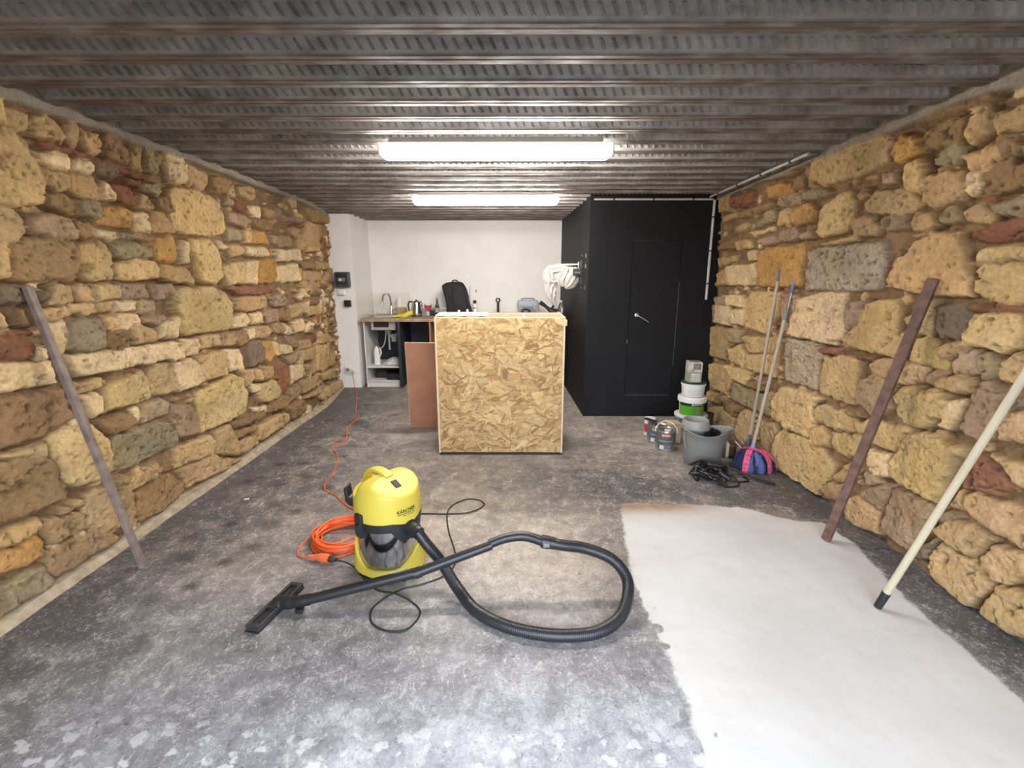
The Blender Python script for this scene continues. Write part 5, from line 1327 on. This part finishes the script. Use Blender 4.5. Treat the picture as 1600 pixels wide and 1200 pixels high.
# ------------------------------------------------------------------ cleaning things in the right-hand corner
def bucket():
    cx, cy = 1.535, 3.565; M_BK = mat('grey bucket plastic', (.20, .20, .187, 1), rough=.45)
    t = thing('mop_bucket', 'grey plastic mop bucket with wringer standing in front of the paint pails', 'bucket', (cx, cy, 0))
    n = 72; vs = []; fs = []
    prof = [(.128, 0), (.132, .006), (.150, .20), (.157, .272), (.164, .282), (.166, .292), (.160, .296), (.152, .284), (.130, .02), (0, .018)]
    for r, z in prof:
        for i in range(n):
            a = 2 * PI * i / n; d = abs((a - math.radians(-8) + PI) % (2 * PI) - PI); s_ = math.exp(-(d / .30) ** 2); k = max(0, (z - .10) / .19)
            wob = -.035 * math.cos(2 * (a - math.radians(-8) - PI / 2)) * max(0, (z - .2) / .09) if r > .1 else 0
            rr = r * (1 + .0 * k) + .050 * s_ * k ** 2 * (r > .1)
            vs.append((cx + rr * 1.04 * math.cos(a), cy + rr * .92 * math.sin(a), z + wob * .5))
    for j in range(len(prof) - 1):
        for i in range(n): i2 = (i + 1) % n; fs.append((j * n + i, j * n + i2, (j + 1) * n + i2, (j + 1) * n + i))
    fs.append(tuple(range(n - 1, -1, -1)))
    MB().add(vs, fs).build('pail', M_BK, t, angle=50)
    wx, wy = cx - .05, cy + .062
    MB().lathe([(.110, .284), (.113, .290), (.111, .302), (.103, .340), (.099, .356), (.091, .358), (.086, .350), (.080, .30), (.060, .20), (.05, .195)], (wx, wy, 0), 48, cap=False).build('wringer', mat('lighter grey plastic', (.27, .27, .255, 1), rough=.45), t)
    w2 = MB()
    for i in range(20):
        a = 2 * PI * i / 20; c_, s_ = math.cos(a), math.sin(a)
        w2.bar((cx + .130 * c_ - .006, cy + .118 * s_ + .006, .276), (cx + .055 * c_, cy + .055 * s_, .10), .032, .004, (c_, s_, .3))
    w2.build('wringer_basket', mat('dark basket slats', (.012, .012, .013, 1), rough=.5), t)
    MB().tube(spline([(cx - .165, cy - .01, .275), (cx - .172, cy - .05, .20), (cx - .165, cy - .075, .16)], 4), .005, 8).build('handle', M_BK, t)
bucket()

def paint_tin(cx, cy, r, h, label, handle, seed):
    t = thing('paint_tin', label, 'paint tin', (cx, cy, 0), 'grey paint tins on the floor')
    M_TIN = mat('tin plate', (.42, .41, .38, 1), rough=.3, metal=.8); M_LB = mat('slate label', (.085, .098, .098, 1), rough=.4)
    CAN = MB().lathe([(r - .003, 0), (r, .003), (r, h - .012), (r - .002, h - .006), (r - .004, h), (r - .010, h), (r - .014, h - .006), (r - .03, h - .007), (0, h - .007)], (cx, cy, 0), 40).build('can', M_TIN, t)
    lb = MB(); patch_on_cylinder(lb, (cx, cy), r + .0003, 0, 2 * PI, h * .34, h * .93, .0008, 48); LBD = lb.build('label_band', M_LB, t)
    a = math.atan2(-cy, -cx) + .05
    q = MB(); patch_on_cylinder(q, (cx, cy), r + .0012, a - .42, a + .42, h * .74, h * .885, .0006); q.build('logo_plaque', mat('red logo', (.55, .03, .045, 1), rough=.4), LBD)
    q = MB(); lettering_on_cylinder(q, 'Syntilor', .026, (cx, cy), r + .0021, a, h * .81, .02)
    lettering_on_cylinder(q, 'CHANGEZ & DECOREZ', .0115, (cx, cy), r + .0014, a, h * .52)
    q.build('lettering', mat('white print', (.75, .73, .72, 1), rough=.5), LBD, smooth=False)
    q = MB(); patch_on_cylinder(q, (cx, cy), r + .0006, a - .95, a + .9, h * .14, h * .335, .0006); q.build('lower_label', mat('dark lower label', (.13, .135, .13, 1), rough=.5, var=.5, scale=40), t)
    q = MB(); patch_on_cylinder(q, (cx, cy), r + .0014, a - .62, a - .18, h * .12, h * .315, .0006); q.build('swatch', mat('pale swatch', (.55, .57, .54, 1)), t)
    if handle:
        p = [(cx + r * math.cos(a + PI / 2 + k) * (1.0), cy + r * math.sin(a + PI / 2 + k), h * .80) for k in (0,)]
        sd = Vector((math.cos(a + PI / 2), math.sin(a + PI / 2), 0)); c = Vector((cx, cy, 0)); back = Vector((math.cos(a), math.sin(a), 0)) * -.012
        s = spline([c + sd * (r + .004) + Vector((0, 0, h * .80)), c + sd * (r + .008) + back + Vector((0, 0, h * 1.0)), c + sd * r * .62 + back * 3 + Vector((0, 0, h * 1.23)), c + back * 4 + Vector((0, 0, h * 1.33)), c - sd * r * .62 + back * 3 + Vector((0, 0, h * 1.23)), c - sd * (r + .008) + back + Vector((0, 0, h * 1.0)), c - sd * (r + .004) + Vector((0, 0, h * .80))], 6)
        MB().tube(s, .0032, 8).build('handle', M_WHITEP, t)
        MB().lathe([(.03, 0), (.028, .003), (.012, .004), (0, .004)], (cx + .01, cy - .01, h - .007), 18).build('paint_drip', mat('pale dried paint', (.62, .60, .55, 1), rough=.7), t)
def corner():
    paint_tin(1.338, 3.885, .082, .185, 'grey paint tin with raised handle, nearest the camera beside the mop bucket', True, 1)
    paint_tin(1.315, 4.085, .080, .165, 'grey paint tin without handle half hidden behind the tin with the handle', False, 2)
    M_RED = mat('crimson label', (.47, .035, .06, 1), rough=.4)
    t = thing('glue_tub', 'white cartridge shaped tub with crimson label, leftmost behind the grey paint tins', 'tub', (1.308, 4.265, 0)); c = (1.308, 4.265, 0)
    MB().lathe([(.050, 0), (.053, .004), (.053, .165), (.049, .170), (0, .170)], c, 32).build('body', M_WHITEP, t)
    q = MB(); patch_on_cylinder(q, c, .0533, -PI, 0, .035, .115); q.build('label', M_RED, t)
    b = thing('paint_brush', 'dark paint brush with white handle lying across the tops of the paint tins', 'brush', (1.31, 4.13, .17))
    MB().bar((1.245, 4.22, .178), (1.33, 4.10, .176), .042, .014).build('bristles', M_RUBBER, b, bevel=.003); MB().bar((1.33, 4.10, .176), (1.355, 4.07, .176), .045, .016).build('ferrule', M_GREYP, b, bevel=.002); MB().bar((1.353, 4.072, .176), (1.385, 4.035, .174), .026, .014).build('handle', M_WHITEP, b, bevel=.005)
    x = MB().box(1.40, 1.52, 4.02, 4.13, 0, .19); tag(x.build('cardboard_box', mat('beige card', (.46, .37, .24, 1), rough=.85, var=.08), loc=(1.46, 4.07, 0), bevel=.003), 'beige cardboard box behind the paint tin with the handle', 'box')
    # tower of pails
    tb = thing('paint_tub', 'dark blue patterned tub with white lid, lowest in the tower of pails', 'tub', (1.755, 4.43, 0)); c = (1.755, 4.43, 0)
    MB().lathe([(.135, 0), (.14, .005), (.152, .148), (.150, .15)], c, 48).build('body', mat('dark blue print', (.045, .05, .095, 1), rough=.4, var=.8, scale=28, color2=(.26, .27, .34, 1)), tb)
    MB().lathe([(.156, .142), (.158, .150), (.156, .164), (.148, .166), (.144, .160), (0, .160)], c, 48).build('lid', M_WHITEP, tb)
    pl = thing('paint_pail', 'white pail with green label and wide white rim, middle of the pail tower', 'pail', (1.755, 4.43, .1665)); c = (1.755, 4.43, .1665)
    MB().lathe([(.108, 0), (.112, .004), (.117, .14)], c, 48).build('body', M_WHITEP, pl)
    MB().lathe([(.118, .128), (.134, .130), (.136, .150), (.133, .178), (.122, .184), (.118, .178), (0, .178)], c, 48).build('lid', M_WHITEP, pl)
    a = math.atan2(-4.43, -1.755); 
    q = MB(); patch_on_cylinder(q, c, .1152, a - 1.15, a + 1.3, 0.1725, 0.2685, .0012, 24); LB = q.build('label', mat('green label', (.075, .36, .02, 1), rough=.35), pl)
    q = MB(); patch_on_cylinder(q, c, .1166, a - 1.15, a + 1.3, 0.2645, 0.2965, .0014, 24); q.build('label_header', mat('black label header', (.012, .014, .012, 1), rough=.4), LB)
    q = MB(); patch_on_cylinder(q, c, .1172, a + .1, a + 1.3, 0.1765, 0.2545, .0006, 16); q.build('label_panel', mat('olive green panel', (.13, .27, .05, 1), rough=.4, var=.25, scale=25), LB)
    q = MB(); lettering_on_cylinder(q, 'AXTON', .026, c, .1186, a + .62, .2805, .02)
    vs = []; fs = []
    patch_on_cylinder(q, c, .1182, a + .03, a + .19, 0.2715, 0.2895, .0006, 6); q.build('lettering', M_WHITEP, LB, smooth=False)
    q = MB(); patch_on_cylinder(q, c, .1190, a + .08, a + .14, 0.2765, 0.2845, .0006, 4); q.build('logo_mark', M_BLKP, LB, smooth=False)
    up = thing('paint_pail', 'white pail with dark green lid standing on the pail with green label', 'pail', (1.755, 4.43, .351)); c = (1.755, 4.43, .351)
    MB().lathe([(.098, 0), (.101, .004), (.110, .106), (.115, .108), (.116, .126), (.110, .128)], c, 48).build('body', M_WHITEP, up)
    MB().lathe([(.113, .126), (.115, .128), (.114, .134), (.104, .136), (.1, .131), (0, .131)], c, 48).build('lid', mat('dark green lid', (.035, .10, .045, 1), rough=.4), up)
    q = MB()
    for k in range(6): patch_on_cylinder(q, c, .1065, a - .45, a + (.75 if k % 2 else .6), .372 + .013 * k, .3755 + .013 * k, .0009, 10)
    q.build('small_print', mat('grey print', (.50, .49, .47, 1)), up, smooth=False)
    # two small cartons on top
    for z0, s_, w_, h_, lb, tone in ((.488, .058, .060, .100, 'lower small printed carton on the dark green lid', (.30, .31, .25, 1)), (.589, .064, .064, .098, 'topmost small printed carton of the tower of pails', (.50, .48, .42, 1))):
        k = thing('carton', lb, 'carton', (1.745, 4.43, z0), 'printed cartons on the pails'); Mr = Matrix.Translation((1.745, 4.43, z0)) @ Matrix.Rotation(a + PI / 2 + (.45 if z0 < .55 else .25), 4, 'Z')
        MB().box(-s_, s_, -s_, s_, 0, h_, Mr).build('body', mat('printed carton', tone, rough=.5, var=.12, scale=30), k, bevel=.004)
        if z0 < .55:
            p = MB()
            for i in (0, 1):
                for j in (0, 1): p.box(-.045 + i * .045, -.005 + i * .045, -s_ - .001, -s_, .010 + j * .043, .048 + j * .043, Mr)
            p.build('picture_panel', mat('cream print', (.60, .58, .50, 1), var=.25, scale=60), k, smooth=False)
        else:
            MB().box(-.02, .048, -s_ - .001, -s_, .030, .086, Mr).build('picture_panel', mat('brown print', (.21, .155, .12, 1), var=.5, scale=50), k, smooth=False)
            MB().box(-.055, -.012, -s_ - .0012, -s_ - .0002, .006, .030, Mr).build('green_stripe', mat('olive stripe', (.28, .30, .14, 1), var=.3, scale=60), k, smooth=False)
            MB().lathe([(.05, 0), (.05, .004), (.03, .005), (0, .005)], (1.745, 4.43, z0 + h_), 20).build('top_disc', M_GREYP, k)
    kt = thing('dark_tub', 'dark round tub against the stone wall behind the pail tower', 'tub', (1.945, 4.50, 0)); c = (1.935, 4.47, 0)
    MB().lathe([(.052, 0), (.055, .12), (.058, .14), (.05, .145), (0, .145)], (1.965, 4.52, 0), 28).build('body', mat('dark brown tub', (.05, .045, .03, 1), rough=.45), kt)
    # brown box-shaped sanding block with pale band, and folded white card
    s = thing('brown_case', 'dark brown case with a pale band lying on the floor between bucket and broom', 'case', (1.80, 3.72, 0))
    Mc = Matrix.Translation((1.80, 3.735, 0)) @ Matrix.Rotation(math.radians(-14), 4, 'Z')
    MB().box(-.085, .075, -.06, .06, 0, .125, Mc).build('body', mat('dark brown leather', (.075, .032, .020, 1), rough=.45, var=.2), s, bevel=.02, seg=4); MB().box(-.008, .020, -.0615, .0615, .004, .1265, Mc).build('band', mat('cream band', (.52, .42, .32, 1), rough=.6), s, bevel=.006)
    w_ = MB().bar((1.86, 3.70, .14), (1.935, 3.62, .05), .055, .006, (.2, .3, 1)); 
    tag(w_.build('folded_card', M_WHITEP, loc=(1.90, 3.66, .1), bevel=.001), 'folded white card leaning beside the broom socket', 'card')
corner()

def broom_and_mop():
    M_ST = mat('grey beige handle', (.44, .37, .29, 1), rough=.45, var=.06); M_BLU = mat('slate blue plastic', (.10, .13, .22, 1), rough=.45)
    # broom: socket at the foot, black head lying on the floor
    a, b = Vector((1.958, 3.67, .085)), Vector((1.995, 3.60, 1.515)); d = (b - a).normalized()
    t = thing('broom', 'broom with black head, its beige stick leaning on the right wall left of the mop', 'broom', (a.x, a.y, 0))
    MB().tube([a + d * .11, b - d * .055], .0115, 14).build('stick', M_ST, t)
    MB().tube([a, a + d * .03, a + d * .07, a + d * .13], [.020, .018, .014, .0135], 14).build('socket', M_BLU, t)
    MB().tube([b - d * .06, b - d * .02], [.0135, .0125], 14).build('end_cap', M_BLU, t)
    MB().tube(spline([b + Vector((.0, .013, -.02)), b + Vector((0, .014, .012)), b + Vector((0, 0, .026)), b + Vector((0, -.014, .012)), b + Vector((0, -.013, -.02))], 5), .0045, 8).build('hang_loop', M_BLU, t)
    MB().bar((1.905, 3.68, .06), (2.035, 3.42, .05), .055, .035, (0, 0, 1)).build('head', M_BLKP, t, bevel=.01)
    br = MB(); g = random.Random(3)
    for i in range(44):
        f = i / 43; p = Vector((1.905, 3.68, .05)).lerp(Vector((2.035, 3.42, .04)), f)
        br.tube([p, p + Vector((g.uniform(-.03, .012), g.uniform(-.02, .02), -.047 + .008 * (1 - f)))], [.007, .003], 5)
    bo = br.build('bristles', M_RUBBER, t)
    tag(MB().bar((1.62, 3.43, .035), (1.90, 3.14, .022), .05, .016, (.3, .3, 1)).build('rubber_strip', M_BLKP, loc=(1.76, 3.28, 0), bevel=.006), 'flat black rubber strip on the floor between cable tangle and mop strips', 'strip')
    # flat-strand mop
    a, b = Vector((1.885, 3.475, .125)), Vector((1.995, 3.395, 1.455)); d = (b - a).normalized()
    t = thing('mop', 'mop with blue and pink strips and an extending stick, right of the broom', 'mop', (a.x, a.y, 0))
    MB().tube([a + d * .06, a + d * 1.06], .0125, 14).build('stick', M_ST, t); MB().tube([a + d * 1.06, a + d * 1.09, a + d * 1.10, a + d * 1.14], [.0145, .0145, .0135, .0135], 14).build('twist_lock', M_GREYP, t)
    MB().tube([a + d * 1.12, b - d * .075], .0105, 14).build('inner_stick', M_STEELB, t)
    MB().tube([b - d * .08, b - d * .07, b, b + d * .012], [.012, .014, .0135, .007], 14).build('end_cap', mat('periwinkle grip', (.12, .13, .30, 1), rough=.4), t)
    MB().tube([a + d * .085, a + d * .03, a, a - d * .02], [.016, .018, .022, .045], 16).lathe([(.01, .0), (.062, -.012), (.068, -.026), (.05, -.032)], (a.x, a.y, a.z), 20).build('socket', mat('lilac grey plastic', (.23, .24, .36, 1), rough=.45), t)
    g = random.Random(11); mb_ = [mat('navy strips', (.018, .024, .075, 1), rough=.9, bump=.4, bscale=90), mat('mid blue strips', (.10, .14, .33, 1), rough=.9, bump=.4, bscale=90)]
    pk = mat('pink scrubbing strip', (.66, .09, .20, 1), rough=.8, var=.3, scale=45, bump=.4, bscale=60)
    def strip(ang, L, wd, m, nm, lift=0.0, th=.006):
        c_, s_ = math.cos(ang), math.sin(ang); q = MB()
        s = spline([a + Vector((0, 0, -.015 + lift)), a + Vector((c_ * .05, s_ * .05, -.02 + lift)), a + Vector((c_ * L * .5, s_ * L * .5, -.022 + lift)), a + Vector((c_ * L * .82, s_ * L * .82, -.070 + lift)), a + Vector((c_ * L * .93, s_ * L * .93, -.120 + lift * .1))], 6)
        side = Vector((-s_, c_, 0)); vs = []; fs = []
        for i, p in enumerate(s):
            k = .55 + .45 * min(1, i / 6)
            for u, v in ((-1, 0), (1, 0), (1, 1), (-1, 1)): vs.append(p + side * u * wd / 2 * k + Vector((0, 0, v * th)))
        for i in range(len(s) - 1):
            for k in range(4): k2 = (k + 1) % 4; fs.append((i * 4 + k, i * 4 + k2, (i + 1) * 4 + k2, (i + 1) * 4 + k))
        fs += [(3, 2, 1, 0), tuple(len(vs) - 4 + k for k in range(4))]
        q.add(vs, fs); return q.build(nm, m, t)
    for i in range(40):
        an = math.radians(-178 + (i % 24) * 9.6 + (4 if i > 23 else 0)) + g.uniform(-.05, .05)
        deg = math.degrees(an)
        strip(an, g.uniform(.11, .18), .032, mb_[0] if deg < -125 or (i % 4 == 0) else mb_[1], 'strip', g.uniform(-.01, .045), .009)
    for dg, L in ((-128, .19), (-62, .18), (150, .11)): o = strip(math.radians(dg), L, .042, pk, 'pink_strip', .058); o['label'] = 'pink patterned scrubbing strip'
    o = strip(math.radians(-32), .20, .05, pk, 'pink_strip', .05)
broom_and_mop()

def cables():
    t = thing('cable_tangle', 'tangle of black power leads on the floor in front of the mop bucket', 'cable', (1.50, 3.27, 0)); M_CB = mat('black cable', (.012, .011, .011, 1), rough=.32); g = random.Random(21)
    for j in range(6):
        cx, cy = 1.50 + g.uniform(-.07, .08), 3.29 + g.uniform(-.05, .05); rx, ry = g.uniform(.06, .12), g.uniform(.05, .10); ph = g.uniform(0, 6); pts = []
        for i in range(36):
            a = ph + i * .42; pts.append((cx + rx * (1 + .2 * math.sin(i * .9 + j)) * math.cos(a), cy + ry * (1 + .25 * math.cos(i * .7 + j)) * math.sin(a), .012 + .012 * j + .012 * (1 + math.sin(i * 1.3 + j))))
        MB().tube(spline(pts, 5), .0062, 8).build('loop', M_CB, t)
    MB().tube(spline([(1.56, 3.30, .05), (1.64, 3.27, .03), (1.66, 3.18, .007), (1.61, 3.12, .007), (1.54, 3.11, .007), (1.48, 3.14, .02)], 8), .006, 8).build('loop', M_CB, t)
    MB().tube(spline([(1.55, 3.33, .03), (1.66, 3.31, .012), (1.75, 3.27, .007), (1.74, 3.21, .007), (1.66, 3.20, .007), (1.58, 3.22, .02)], 8), .006, 8).build('loop', M_CB, t)
    MB().bar((1.44, 3.25, .05), (1.55, 3.15, .035), .055, .035, (.2, .2, 1)).build('adapter', M_CB, t, bevel=.008)
    MB().bar((1.52, 3.22, .075), (1.60, 3.19, .03), .045, .03, (.2, .2, 1)).build('adapter', M_CB, t, bevel=.008)
    MB().tube(spline([(1.50, 3.32, .10), (1.43, 3.32, .115), (1.385, 3.29, .08), (1.365, 3.24, .03), (1.37, 3.21, .018)], 6), [.008] * 12 + [.012] * 6 + [.019] * 7, 10).build('plug', M_CB, t)
    MB().bar((1.47, 3.33, .10), (1.58, 3.31, .085), .07, .04, (.1, .1, 1)).build('adapter', M_CB, t, bevel=.012)
    bd = MB(); 
    for p, q in (((-1.845, 2.905), (-1.815, 2.915)),): bd.bar((p[0], p[1], .006), (q[0], q[1], .006), .012, .010)
    tag(bd.build('debris_chip', M_WHITEP, loc=(-1.83, 2.91, 0), bevel=.003), 'tiny white chip lying alone on the floor near the left wall', 'chip')
cables()
